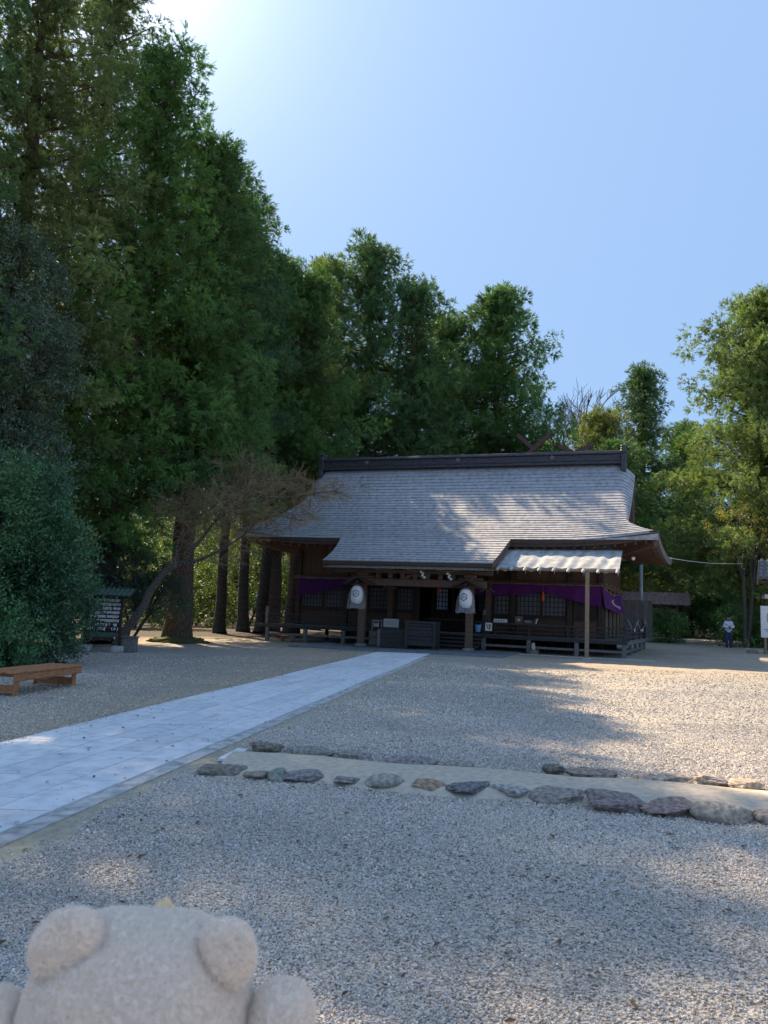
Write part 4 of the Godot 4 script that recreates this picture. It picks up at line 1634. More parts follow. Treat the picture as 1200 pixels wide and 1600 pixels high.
	# lanterns
	for a in [[-9.42, 0.35, "white paper lantern in clear plastic on the left porch pillar"], [-5.30, 0.06, "white paper lantern in clear plastic on the right porch pillar"]]:
		var t := thing("paper_lantern", a[2], "lantern", H(a[0], 1.80, 2.66), HALL_TURN + a[1] - 0.18, "lanterns on the porch pillars")
		var prof := func(y: float) -> float: return 0.225 * pow(clampf(1.0 - pow(absf(y - 0.33) / 0.365, 3.2), 0.0, 1.0), 0.6)
		var m := Mb.new()
		var rws := []
		for k in 45:
			var y := 0.66 - 0.66 * k / 44.0
			rws.append(Vector2(maxf(prof.call(y), 0.06) + 0.003 * cos(k * PI), y))
		m.lathe(rws, 28)
		put("paper_body", m.mesh(), M.white_paper, t)
		var rg := Mb.new()
		rg.lathe([Vector2(0.0, 0.72), Vector2(0.10, 0.72), Vector2(0.11, 0.65), Vector2(0.0, 0.65)], 20)
		rg.lathe([Vector2(0.0, 0.02), Vector2(0.10, 0.02), Vector2(0.10, -0.05), Vector2(0.0, -0.05)], 20)
		rg.tube([Vector3(0, 0.70, 0), Vector3(0, 0.82, 0)], [0.008, 0.008], 5)
		put("rim", rg.mesh(), M.wood_dark, t)
		# crest: a hexagon ring with a three-leaf mark in it
		var em := Mb.new()
		var skin := func(x: float, y: float) -> Vector3:
			var r: float = prof.call(y) + 0.006
			return Vector3(r * sin(x / r), y, r * cos(x / r))
		for k in 6:
			for s in 3:
				var q := []
				for e in [[s / 3.0, 0.150], [(s + 1) / 3.0, 0.150], [(s + 1) / 3.0, 0.112], [s / 3.0, 0.112]]:
					var a0 := TAU * k / 6.0 + PI / 6.0
					var a1 := TAU * (k + 1) / 6.0 + PI / 6.0
					var pt: Vector2 = (Vector2(cos(a0), sin(a0)) * (1.0 - e[0]) + Vector2(cos(a1), sin(a1)) * e[0]) * e[1]
					q.append(skin.call(pt.x, 0.38 + pt.y))
				em.quad(q[0], q[1], q[2], q[3], Vector3.BACK)
		for k in 3:
			var dirv := Vector2.from_angle(PI / 2.0 + TAU * k / 3.0)
			var ctr := dirv * 0.048
			for s in 8:
				var e0 := Vector2.from_angle(TAU * s / 8.0)
				var e1 := Vector2.from_angle(TAU * (s + 1) / 8.0)
				var qa := ctr + dirv * e0.x * 0.037 + dirv.orthogonal() * e0.y * 0.032
				var qb := ctr + dirv * e1.x * 0.037 + dirv.orthogonal() * e1.y * 0.032
				var ia := ctr + (qa - ctr) * 0.45
				var ib := ctr + (qb - ctr) * 0.45
				em.quad(skin.call(qa.x, 0.38 + qa.y), skin.call(qb.x, 0.38 + qb.y), skin.call(ib.x, 0.38 + ib.y), skin.call(ia.x, 0.38 + ia.y), Vector3.BACK)
		put("crest", em.mesh(), M.ink, t)
		var pc := Mb.new()
		var cov := []
		for j in 9:
			var row := []
			for i in 33:
				var f := j / 8.0
				var ang := TAU * i / 32.0
				var r := lerpf(0.10, 0.29, pow(minf(f * 2.2, 1.0), 0.6)) + 0.06 * f + 0.014 * sin(ang * 7.0) * f + 0.01 * sin(ang * 13.0) * f
				row.append(Vector3(r * cos(ang), 0.72 - 0.90 * f + 0.02 * sin(ang * 5.0) * f, r * sin(ang)))
			cov.append(row)
		pc.sheet(cov, Vector3.UP)
		put("plastic_cover", pc.mesh(), M.clear_plastic, t)

	# offering box
	var ob := thing("offering_box", "dark wooden offering box standing before the porch steps", "offering box", H(-7.1, ly(-7.1, 1.75) + 0.08, 1.80), HALL_TURN)
	for s in [-1.0, 1.0]:
		for z in [-0.26, 0.26]:
			post("corner_post", s * 0.53, z, 0.0, 0.95, 0.10, M.wood_box, ob)
	for y in [0.14, 0.5, 0.86]:
		bar("frame_rail", Vector3(-0.48, y, 0.265), Vector3(0.48, y, 0.265), 0.05, 0.07, M.wood_box, ob)
	for k in 4:
		var b := Mb.new()
		b.box(Vector3(0, 0.22 + 0.18 * k, 0.235), Vector3(0.98, 0.17, 0.03), 0.004)
		put("front_board", b.mesh(), M.wood_box, ob)
	for s in [-1.0, 1.0]:
		var b := Mb.new()
		b.box(Vector3(s * 0.52, 0.5, 0), Vector3(0.03, 0.74, 0.44), 0.004)
		put("side_board", b.mesh(), M.wood_box, ob)
	for k in 9:
		var b := Mb.new()
		b.box(Vector3(-0.44 + 0.11 * k, 0.955, 0), Vector3(0.05, 0.05, 0.56), 0.015)
		put("grate_bar", b.mesh(), M.wood_box, ob)
	for s in [-1.0, 1.0]:
		bar("top_rail", Vector3(-0.6, 0.96, s * 0.27), Vector3(0.6, 0.96, s * 0.27), 0.07, 0.09, M.wood_box, ob)
	# lower boarded stand to its left
	var ch := thing("wooden_stand", "low dark boarded stand left of the offering box", "stand", H(-8.22, ly(-8.2, 1.6) + 0.08, 1.62), HALL_TURN)
	for k in 4:
		var b := Mb.new()
		b.box(Vector3(0, 0.09 + 0.165 * k, 0.22), Vector3(1.02, 0.155, 0.035), 0.005)
		put("front_board", b.mesh(), M.wood_box, ch)
	var tb := Mb.new()
	tb.box(Vector3(0, 0.69, 0), Vector3(1.10, 0.04, 0.5), 0.008)
	put("top_board", tb.mesh(), M.wood_box, ch)
	post("end_post", -0.55, 0.235, 0.0, 0.66, 0.10, M.wood_grey, ch)
	post("end_post", 0.53, 0.2, 0.0, 0.66, 0.06, M.wood_box, ch)
	# grey step stool stack
	var ss := thing("step_stool", "grey wooden step boxes between left pillar and dark stand", "step stool", H(-9.05, ly(-9.0, 1.1) + 0.08, 1.15), HALL_TURN)
	for a in [[0.0, 0.16, 0.62, 0.30, "lower_box"], [-0.06, 0.44, 0.50, 0.24, "upper_box"]]:
		var b := Mb.new()
		b.box(Vector3(a[0], a[1], 0), Vector3(a[2], a[3], 0.4), 0.012)
		put(a[4], b.mesh(), M.wood_grey, ss)
	for s in [-0.26, 0.12]:
		post("frame_post", s, 0.0, 0.56, 0.95, 0.06, M.wood_grey, ss)
	bar("frame_rail", Vector3(-0.29, 0.97, 0), Vector3(0.15, 0.97, 0), 0.06, 0.05, M.wood_grey, ss)

	# notices: [x, y, z, width, height, tilt, label, style]
	for a in [[-8.9, 1.13, 0.12, 0.62, 0.32, "wide white notice with columns of writing at the steps' left", 0], [-9.52, 1.07, 0.12, 0.21, 0.23, "small white notice with dark heading near the left pillar", 1], [-4.98, 1.16, 0.12, 0.26, 0.30, "white notice with one bold black sign beside the blue bucket", 2]]:
		var t := thing("notice_board", a[5], "notice", H(a[0], a[1], a[2]), HALL_TURN)
		var b := Mb.new()
		b.box(Vector3.ZERO, Vector3(a[3], a[4], 0.02), 0.003)
		put("board", b.mesh(), M.white_paper, t)
		var w := Mb.new()
		var r := RandomNumberGenerator.new()
		r.seed = 5 + int(a[6])
		if a[6] == 0:
			for cidx in 9:
				var y := 0.10
				while y > -0.09:
					var h := r.randf_range(0.012, 0.02)
					w.box(Vector3(-0.24 + 0.06 * cidx, y, 0.0115), Vector3(0.016, h, 0.003))
					y -= h + 0.008
			var stl := Mb.new()
			stl.box(Vector3(0, -0.02, -0.018), Vector3(a[3] + 0.05, a[4] + 0.05, 0.012), 0.003)
			put("backing", stl.mesh(), M.wood_grey, t)
		elif a[6] == 1:
			w.box(Vector3(0, 0.055, 0.0115), Vector3(0.17, 0.07, 0.003))
			for k in 3:
				w.box(Vector3(0, -0.03 - 0.025 * k, 0.0115), Vector3(0.13 - 0.02 * k, 0.008, 0.003))
		else:
			w.box(Vector3(-0.055, 0.03, 0.0115), Vector3(0.03, 0.14, 0.003), 0.0, Basis(Vector3.BACK, 0.3))
			w.box(Vector3(0.03, 0.075, 0.0115), Vector3(0.10, 0.03, 0.003), 0.0, Basis(Vector3.BACK, 0.15))
			w.box(Vector3(0.06, 0.0, 0.0125), Vector3(0.03, 0.12, 0.003), 0.0, Basis(Vector3.BACK, -0.4))
			w.box(Vector3(0.01, -0.07, 0.0115), Vector3(0.12, 0.03, 0.003), 0.0, Basis(Vector3.BACK, -0.2))
			w.box(Vector3(0.03, 0.02, 0.0135), Vector3(0.04, 0.04, 0.003))
		put("writing", w.mesh(), M.ink, t)
	# blue bucket hung by the steps
	var bk := thing("bucket", "light blue plastic bucket hanging at the steps' right side", "bucket", H(-5.37, 0.95, 0.20))
	var bm := Mb.new()
	bm.lathe([Vector2(0.0, 0.0), Vector2(0.095, 0.0), Vector2(0.125, 0.25), Vector2(0.135, 0.27), Vector2(0.12, 0.265), Vector2(0.09, 0.02), Vector2(0.0, 0.02)], 20)
	put("body", bm.mesh(), M.blue_plastic, bk)
	var hp := []
	for k in 9:
		hp.append(Vector3(0.125 * cos(PI * k / 8.0), 0.25 + 0.13 * sin(PI * k / 8.0), 0))
	var hm := Mb.new()
	hm.tube(hp, [0.006, 0.006, 0.006, 0.006, 0.006, 0.006, 0.006, 0.006, 0.006], 5)
	put("handle", hm.mesh(), M.grey_steel, bk)

	# table on the right veranda with what lies on it
	var tbl := thing("display_table", "low wooden table behind the right railing", "table", H(-3.45, 0.88, -0.45), HALL_TURN)
	var tt := Mb.new()
	tt.box(Vector3(0, 0.44, 0), Vector3(2.85, 0.035, 0.5), 0.006)
	put("tabletop", tt.mesh(), M.wood_panel, tbl)
	for s in [-1.0, 1.0]:
		for z in [-0.2, 0.2]:
			post("leg", s * 1.36, z, 0.0, 0.42, 0.05, M.wood_panel, tbl)
	var tp := func(x: float) -> Vector3: return H(x, 1.338, -0.35)
	var wb := thing("paper_box", "long white paper box on the display table's left end", "box", tp.call(-4.62), HALL_TURN)
	var b0 := Mb.new()
	b0.box(Vector3(0, 0.07, 0), Vector3(0.50, 0.13, 0.16), 0.006)
	put("carton", b0.mesh(), M.white_paper, wb)
	b0 = Mb.new()
	for k in 4:
		b0.box(Vector3(-0.16 + 0.1 * k, 0.07, 0.081), Vector3(0.05, 0.05, 0.003))
	put("print", b0.mesh(), M.lattice_paper, wb)
	var pf := thing("picture_frame", "brown framed picture leaning on the display table", "picture frame", tp.call(-3.92), HALL_TURN)
	var fm := Mb.new()
	var lean := Basis(Vector3.RIGHT, -0.3)
	for s in [-1.0, 1.0]:
		fm.box(lean * Vector3(s * 0.12, 0.14, 0), Vector3(0.025, 0.27, 0.02), 0.004, lean)
		fm.box(lean * Vector3(0, 0.14 + s * 0.125, 0), Vector3(0.215, 0.025, 0.02), 0.004, lean)
	put("frame", fm.mesh(), M.wood_pale, pf)
	fm = Mb.new()
	fm.box(lean * Vector3(0, 0.14, -0.004), Vector3(0.22, 0.23, 0.006), 0.0, lean)
	put("picture", fm.mesh(), M.wood_brown, pf)
	fm = Mb.new()
	for k in 4:
		fm.box(lean * Vector3(-0.05 + 0.03 * k, 0.13 + 0.02 * (k % 2), 0.001), Vector3(0.015, 0.11, 0.004), 0.0, lean)
	put("lettering", fm.mesh(), M.white_paper, pf)
	var tr := thing("leaflet_tray", "pale blue-grey tray of leaflets right of the framed picture", "tray", tp.call(-3.56), HALL_TURN)
	var tm := Mb.new()
	tm.box(Vector3(0, 0.05, 0), Vector3(0.30, 0.09, 0.22), 0.008)
	put("box", tm.mesh(), M.lattice_paper, tr)
	tm = Mb.new()
	tm.box(Vector3(0, 0.102, 0), Vector3(0.26, 0.012, 0.18), 0.002)
	put("leaflets", tm.mesh(), M.white_paper, tr)
	var bks := thing("booklet_rack", "two booklets standing tilted at the leaflet tray's right", "booklets", tp.call(-3.30), HALL_TURN)
	for k in 2:
		var km := Mb.new()
		km.box(Vector3(0.06 * k, 0.11, 0), Vector3(0.02, 0.21, 0.15), 0.002, Basis(Vector3.BACK, -0.3))
		put("booklet", km.mesh(), M.white_paper if k == 1 else M.wood_pale, bks)

	# paper streamers under the porch eave
	for a in [[-6.99, 3.10, "white folded paper streamer under the porch eave, left one"], [-6.00, 3.06, "white folded paper streamer under the porch eave, right one"]]:
		var t := thing("paper_streamer", a[2], "streamer", H(a[0], a[1] - 0.02, 2.55), HALL_TURN)
		var m := Mb.new()
		for k in 4:
			var o := Vector3(0.045 * (k % 2) - 0.02 + 0.03 * k, -0.04 - 0.065 * k, 0.005 * k)
			m.box(o, Vector3(0.085, 0.075, 0.004), 0.0, Basis(Vector3.BACK, 0.35))
		put("folds", m.mesh(), M.white_paper, t)
		var s := Mb.new()
		s.tube([Vector3(-0.02, 0.12, 0), Vector3(-0.02, -0.03, 0)], [0.008, 0.008], 5)
		put("string", s.mesh(), M.wood_pale, t)
	var rope := thing("sacred_rope", "thin straw rope strung under the porch eave", "rope")
	L.call(rope)
	var rpts := []
	var rr := []
	for k in 21:
		rpts.append(Vector3(lerpf(-9.1, -5.4, k / 20.0), 3.16 - 0.08 * sin(k / 20.0 * PI * 3.0) * sin(k / 20.0 * PI * 3.0), 2.50))
		rr.append(0.018)
	var rm := Mb.new()
	rm.tube(rpts, rr, 6)
	put("strand", rm.mesh(), M.wood_pale, rope)

	# white folded papers tied to the side railing
	var li := 0
	for a in [[-3.2, 0.36, "white paper strip pair tied on the side railing, larger one"], [-7.6, 0.30, "white paper strip pair tied on the side railing, farther one"]]:
		var t := thing("tied_paper", a[2], "paper strips", H(0.055 * -a[0], 1.33, a[0]), HALL_TURN)
		var m := Mb.new()
		for s in [-1.0, 1.0]:
			var p := Vector3(s * 0.03, -0.03, 0.03)
			for k in 6:
				var d := Vector3(s * (0.045 if k % 2 == 0 else 0.012), a[1] * 0.17, 0.0)
				m.beam(p, p + d * 1.15, 0.012, 0.075 - 0.007 * k, 0.002, Vector3.BACK)
				p += d
		put("folds", m.mesh(), M.white_paper, t)
		var kn := Mb.new()
		kn.box(Vector3(0, -0.07, 0.02), Vector3(0.14, 0.12, 0.10), 0.03)
		put("knot", kn.mesh(), M.white_paper, t)
	# white bundle and small crate at the foot of a veranda post
	var sk := put("cloth_bundle", tinted(blob_mesh(0.10, 0.19, 0.09, 61, 0.5, 0.9, 2), Color(1, 1, 1)), M.white_cloth)
	sk.position = H(-3.28, 0.49, 0.14)
	tag(sk, "white cloth bundle tied to a veranda post near the porch", "bundle")
	var cr := thing("wooden_crate", "small brown wooden crate lying under the white cloth bundle", "crate", H(-3.2, ly(-3.2, 0.3), 0.3), HALL_TURN)
	for k in 3:
		var m := Mb.new()
		m.box(Vector3(0, 0.025 + 0.05 * k, 0.1), Vector3(0.26, 0.045, 0.02), 0.003)
		m.box(Vector3(0, 0.025 + 0.05 * k, -0.1), Vector3(0.26, 0.045, 0.02), 0.003)
		put("slat", m.mesh(), M.wood_pale, cr)
	var lidm := Mb.new()
	lidm.box(Vector3(0, 0.155, 0), Vector3(0.27, 0.015, 0.23), 0.003)
	put("lid", lidm.mesh(), M.wood_pale, cr)
	# flower pots behind the left veranda post
	for a in [[-13.93, -0.5, M.terracotta, "orange flower pot under the veranda's left end"], [-13.55, -0.7, M.pink_tin, "pale pinkish flower pot right of the orange one"]]:
		var t := thing("flower_pot", a[3], "flower pot", H(a[0], ly(a[0], a[1]), a[1]))
		var m := Mb.new()
		m.lathe([Vector2(0.0, 0.0), Vector2(0.075, 0.0), Vector2(0.105, 0.18), Vector2(0.125, 0.18), Vector2(0.125, 0.22), Vector2(0.105, 0.22), Vector2(0.10, 0.17), Vector2(0.0, 0.17)], 18)
		put("pot", m.mesh(), a[2], t)
		m = Mb.new()
		m.lathe([Vector2(0.0, 0.185), Vector2(0.101, 0.178)], 18)
		put("soil", m.mesh(), M.black, t)
	# round lamp under the right eave
	var lm := thing("eave_lamp", "small round white lamp under the right eave corner", "lamp", H(0.25, 3.86, 0.0))
	var bb := Mb.new()
	bb.lathe([Vector2(0.0, 0.07), Vector2(0.05, 0.05), Vector2(0.07, 0.0), Vector2(0.05, -0.05), Vector2(0.0, -0.07)], 14)
	put("globe", bb.mesh(), M.white_paper, lm)
	bb = Mb.new()
	bb.tube([Vector3(0, 0.06, 0), Vector3(0, 0.22, -0.05)], [0.02, 0.02], 6)
	put("bracket", bb.mesh(), M.wood_dark, lm)


# ---------------------------------------------------------------- trees
var sprays := {}

func make_sprays() -> void:
	# cedar: a drooping shoot set round with needle fingers
	for variant in 3:
		var r := RandomNumberGenerator.new()
		r.seed = 900 + variant
		var g := Mb.new()
		for shoot in 5:
			var base := Vector3(r.randf_range(-0.10, 0.10), r.randf_range(-0.06, 0.06), r.randf_range(0.0, 0.14))
			var dir := Vector3(r.randf_range(-0.75, 0.75), r.randf_range(-0.6, 0.35), r.randf_range(0.45, 1.0)).normalized()
			var ln := r.randf_range(0.26, 0.46)
			var p := base
			for k in 9:
				var f := k / 8.0
				dir = (dir + Vector3(0, -0.07, 0)).normalized()
				var q := p + dir * ln / 9.0
				for s in 3:
					var a := TAU * (s / 3.0) + k * 1.9 + r.randf_range(-0.4, 0.4)
					var sx := dir.cross(Vector3.UP).normalized()
					var sy := sx.cross(dir)
					var o := (sx * cos(a) + sy * sin(a)) * 0.8 + dir * 0.75
					var fl := 0.11 * (1.0 - 0.45 * f) * r.randf_range(0.7, 1.25)
					var w := o.cross(Vector3(r.randf(), r.randf(), r.randf())).normalized() * 0.0125
					g.tri(p - w, p + w, p + o.normalized() * fl)
				p = q
		sprays["cedar%d" % variant] = g.mesh(false)
	# broad leaves on a twig
	for variant in 2:
		var r := RandomNumberGenerator.new()
		r.seed = 950 + variant
		var g := Mb.new()
		for shoot in 3:
			var dir := Vector3(r.randf_range(-0.6, 0.6), r.randf_range(-0.2, 0.5), 1.0).normalized()
			var p := Vector3(r.randf_range(-0.06, 0.06), r.randf_range(-0.04, 0.04), 0.0)
			for k in 8:
				p += dir * 0.048
				var a := k * 2.4 + r.randf_range(-0.5, 0.5)
				var sx := dir.cross(Vector3.UP).normalized()
				var sy := sx.cross(dir)
				var o := ((sx * cos(a) + sy * sin(a)) + dir * 0.6 + Vector3(0, -0.15, 0)).normalized()
				var ln := r.randf_range(0.07, 0.105)
				var w := o.cross(Vector3.UP + Vector3(r.randf_range(-0.6, 0.6), 0, r.randf_range(-0.6, 0.6))).normalized() * ln * 0.21
				var fold := w.cross(o).normalized() * ln * 0.05
				var m := p + o * ln * 0.5
				var tip := p + o * ln
				g.tri(p, m + w + fold, m)
				g.tri(p, m, m - w + fold)
				g.tri(tip, m, m + w + fold)
				g.tri(tip, m - w + fold, m)
		sprays["broad%d" % variant] = g.mesh(false)
	# bare twigs with small buds
	var r := RandomNumberGenerator.new()
	r.seed = 970
	var g := Mb.new()
	for shoot in 7:
		var dir := Vector3(r.randf_range(-0.9, 0.9), r.randf_range(-0.25, 0.35), r.randf_range(0.3, 1.0)).normalized()
		var p := Vector3.ZERO
		for k in 6:
			var q := p + dir * 0.085
			dir = (dir + Vector3(r.randf_range(-0.3, 0.3), r.randf_range(-0.2, 0.2), r.randf_range(-0.3, 0.3))).normalized()
			var w := Vector3(0, 0.0035, 0)
			g.quad(p - w, p + w, q + w, q - w)
			var w2 := dir.cross(Vector3.UP).normalized() * 0.0035
			g.quad(p - w2, p + w2, q + w2, q - w2)
			for b in 3:
				var o := Vector3(r.randf_range(-1, 1), r.randf_range(-1, 0.8), r.randf_range(-1, 1)).normalized()
				var wd := o.cross(Vector3(r.randf(), r.randf(), r.randf())).normalized() * 0.0075
				g.tri(q - wd, q + wd, q + o * r.randf_range(0.022, 0.045))
			p = q
	sprays["bud"] = g.mesh(false)


func aim(dir: Vector3, roll: float, s: float) -> Basis:
	var z := dir.normalized()
	var x := Vector3.UP.cross(z)
	if x.length() < 0.05:
		x = Vector3.RIGHT
	x = x.normalized()
	var b := Basis(x, z.cross(x), z)
	return (b * Basis(Vector3.BACK, roll)).scaled(Vector3.ONE) * Basis.from_scale(Vector3(s, s, s))


# o: h height, base crown start, r radius, boughs, tint, seed, trunk radius, shape
func cedar(label: String, x: float, z: float, o: Dictionary, group := "") -> Node3D:
	var t := thing(o.get("called", "cedar_tree"), label, "tree", on(x, z, -0.03), 0.0, group)
	var r := RandomNumberGenerator.new()
	r.seed = o.seed
	var h: float = o.h
	var b0: float = o.base
	var rad: float = o.r
	var tr: float = o.get("trunk", 0.3 + h * 0.008)
	var lean: Vector2 = o.get("lean", Vector2.ZERO)
	var g := Mb.new()
	var pts := []
	var rr := []
	for k in 15:
		var f := k / 14.0
		var y := h * f * 0.97
		pts.append(Vector3(lean.x * f + 0.06 * sin(k * 1.3 + o.seed), y, lean.y * f + 0.06 * cos(k * 1.7)))
		rr.append(maxf(tr * (pow(1.0 - f, 0.8)) * (1.0 + 0.42 * exp(-y / 0.6)), 0.02))
	# the flare of the roots needs closer rings
	pts.insert(1, Vector3(lean.x * 0.01, h * 0.012, 0))
	rr.insert(1, tr * 1.0 * (1.0 + 0.42 * exp(-h * 0.012 / 0.6)))
	pts.insert(2, Vector3(lean.x * 0.03, h * 0.035, 0))
	rr.insert(2, tr * 0.97 * (1.0 + 0.42 * exp(-h * 0.035 / 0.6)))
	g.tube(pts, rr, 20, false, 0.05, 9)
	put("trunk", g.mesh(), o.get("bark", M.bark_cedar), t)
	var places := [[], [], []]
	var tints := [[], [], []]
	var limbs := Mb.new()
	var n := int(o.boughs * 1.0)
	var ps: float = o.get("puff", 0.62) * 1.25
	var dens: float = o.get("density", 1.0)
	var ssize: float = o.get("size", 1.0) * 0.72
	var tint: Color = o.tint
	var shape: float = o.get("shape", 0.55)
	var one_side: Vector2 = o.get("fuller", Vector2.ZERO)
	for i in n:
		var u := pow((i + r.randf()) / n, 0.92)
		var y := b0 + (h - b0) * u
		var az := i * 2.39996 + r.randf_range(-0.5, 0.5)
		var d2 := Vector2(cos(az), sin(az))
		var pr := rad * pow(1.0 - u, shape) * clampf(0.55 + u * 3.0, 0.0, 1.0) * r.randf_range(0.66, 1.14) + 0.35
		pr *= 1.0 + 0.5 * d2.dot(one_side)
		var lobe := patchy.get_noise_3d(d2.x * 9.0 + o.seed * 31.0, y * 2.6, d2.y * 9.0)
		if lobe < -0.30 and u < 0.9:
			continue
		pr *= clampf(0.92 + 0.85 * lobe, 0.5, 1.4)
		var dir := Vector3(d2.x, 0, d2.y)
		var c0 := Vector3(lean.x * y / h, y, lean.y * y / h)
		var rise := lerpf(-0.10, 0.75, pow(u, 1.6)) * pr
		var sag := -0.16 * pr * (1.0 - u)
		var bp := []
		for k in 5:
			var f := k / 4.0
			bp.append(c0 + dir * pr * f + Vector3(0, rise * f - (0.3 * pr * (1.0 - u)) * sin(f * PI) * 0.3 + sag * f * f, 0))
		limbs.tube(bp, [0.02 + 0.016 * pr, 0.018 + 0.012 * pr, 0.015 + 0.008 * pr, 0.02, 0.008], 5, false)
		var btint := r.randf_range(0.72, 1.22)
		var warm := r.randf_range(0.0, 1.0)
		var puffs := maxi(1, int((0.72 * pr) / (ps * 0.95)))
		for p in puffs + 1:
			var f := lerpf(0.30, 1.0, float(p) / puffs)
			var fi := f * 3.999
			var pc: Vector3 = bp[int(fi)].lerp(bp[int(fi) + 1], fi - int(fi))
			var side := Vector3(-dir.z, 0, dir.x) * r.randf_range(-1, 1) * pr * 0.30 * f
			pc += side + Vector3(0, r.randf_range(-0.15, 0.2), 0)
			var pz := ps * r.randf_range(0.65, 1.15) * (1.0 - 0.25 * u)
			var cnt := int(36.0 * dens * r.randf_range(0.7, 1.3) * pz / ps)
			for s in cnt:
				var q := Vector3(r.randfn(), r.randfn() * 0.62, r.randfn()).limit_length(1.7) * 0.46 * pz
				var outd := (dir * 0.35 + q.normalized() * 1.1 + Vector3(0, 0.1 if u > 0.8 else -0.25, 0)).normalized()
				var k := r.randi() % 3
				var sc := ssize * r.randf_range(0.75, 1.25)
				places[k].append(Transform3D(aim(outd, r.randf() * TAU, sc), pc + q))
				var bright := btint * r.randf_range(0.75, 1.3)
				var tip := clampf(q.y / pz + 0.3, 0.0, 1.0) * warm
				tints[k].append(Color(tint.r * bright * (1.0 + 0.30 * tip), tint.g * bright * (1.0 + 0.20 * tip), tint.b * bright))
	put("limbs", limbs.mesh(), o.get("bark", M.bark_cedar), t)
	if z > -36.0:
		var dead := Mb.new()
		for i in 26:
			var y := b0 + (h - b0) * r.randf_range(-0.1, 0.75)
			var az := r.randf() * TAU
			var d := Vector3(cos(az), 0, sin(az))
			var ln := rad * r.randf_range(0.45, 0.95)
			var p0 := Vector3(lean.x * y / h, y, lean.y * y / h) + d * ln * 0.35
			dead.tube([p0, p0 + d * ln * 0.3 + Vector3(0, -0.1, 0), p0 + d * ln * 0.55 + Vector3(0.1, -0.05, 0), p0 + d * ln * 0.75 + Vector3(0.05, 0.2, 0.1)], [0.022, 0.017, 0.012, 0.004], 4, false)
		kind(put("dead_twigs", dead.mesh(), M.bark_grey, t), "stuff")
	for k in 3:
		kind(scatter("crown", sprays["cedar%d" % k], M.leaf_far if o.get("far", false) else M.leaf_cedar, t, places[k], tints[k]), "stuff")
	return t


# broad-leaved tree or bush: lumps of twigs. o: lumps [[x, y, z, rx, ry, rz]...], tint, seed, count
func leafy(called: String, label: String, category: String, x: float, z: float, o: Dictionary, group := "") -> Node3D:
	var t := thing(called, label, category, on(x, z, -0.02), 0.0, group)
	var r := RandomNumberGenerator.new()
	r.seed = o.seed
	var stems := Mb.new()
	var trunk_r: float = o.get("trunk", 0.06)
	var places := [[], []]
	var tints := [[], []]
	var tint: Color = o.tint
	var ss: float = o.get("size", 1.0)
	for l in o.lumps:
		var lump_tone := r.randf_range(0.82, 1.2)
		var c := Vector3(l[0], l[1], l[2])
		var rd := Vector3(l[3], l[4], l[5])
		var root := Vector3(l[0] * 0.15, 0.0, l[2] * 0.15)
		stems.tube([root, root.lerp(c, 0.5) + Vector3(0.05, 0.1, 0.0), c + Vector3(0, rd.y * 0.5, 0)], [trunk_r, trunk_r * 0.7, trunk_r * 0.25], 7, false)
		for k in 7:
			var d := Vector3(r.randfn(), r.randfn() * 0.8 + 0.3, r.randfn()).normalized()
			stems.tube([root.lerp(c, 0.6), c + d * rd * 0.5, c + d * rd * 0.92], [trunk_r * 0.45, trunk_r * 0.25, 0.006], 4, false)
		var cnt := int(o.count * (rd.x * rd.y + rd.y * rd.z + rd.x * rd.z) / 3.0)
		for k in cnt:
			var d := Vector3(r.randfn(), r.randfn(), r.randfn()).normalized()
			if d.y < -0.5 and r.randf() < 0.6:
				continue
			var shoot := 0.32 if r.randf() < 0.06 else 0.0
			var lump := 1.0 + shoot + 0.34 * patchy.get_noise_3dv((c + d * rd) * 7.0) + 0.10 * sin(d.x * 9.0 + c.y) * sin(d.y * 8.0)
			var q := c + d * rd * lump * (1.0 - 0.45 * pow(r.randf(), 2.0))
			if q.y < 0.04:
				q.y = r.randf_range(0.03, 0.3)
			var dirv := (d * 0.9 + Vector3(r.randf_range(-0.6, 0.6), r.randf_range(-0.5, 0.4), r.randf_range(-0.6, 0.6))).normalized()
			var v := r.randi() % 2
			places[v].append(Transform3D(aim(dirv, r.randf() * TAU, ss * r.randf_range(0.75, 1.25)), q))
			var bright := lump_tone * r.randf_range(0.6, 1.4) * (1.0 + 0.45 * patchy.get_noise_3dv(q * 5.0))
			var y2 := r.randf()
			tints[v].append(Color(tint.r * bright * (1.0 + 0.4 * y2 * y2), tint.g * bright, tint.b * bright))
	put("stems", stems.mesh(), o.get("bark", M.bark_dark), t)
	for v in 2:
		kind(scatter("foliage", sprays["broad%d" % v], M.leaf_broad if not o.get("far", false) else M.leaf_far, t, places[v], tints[v]), "stuff")
	return t


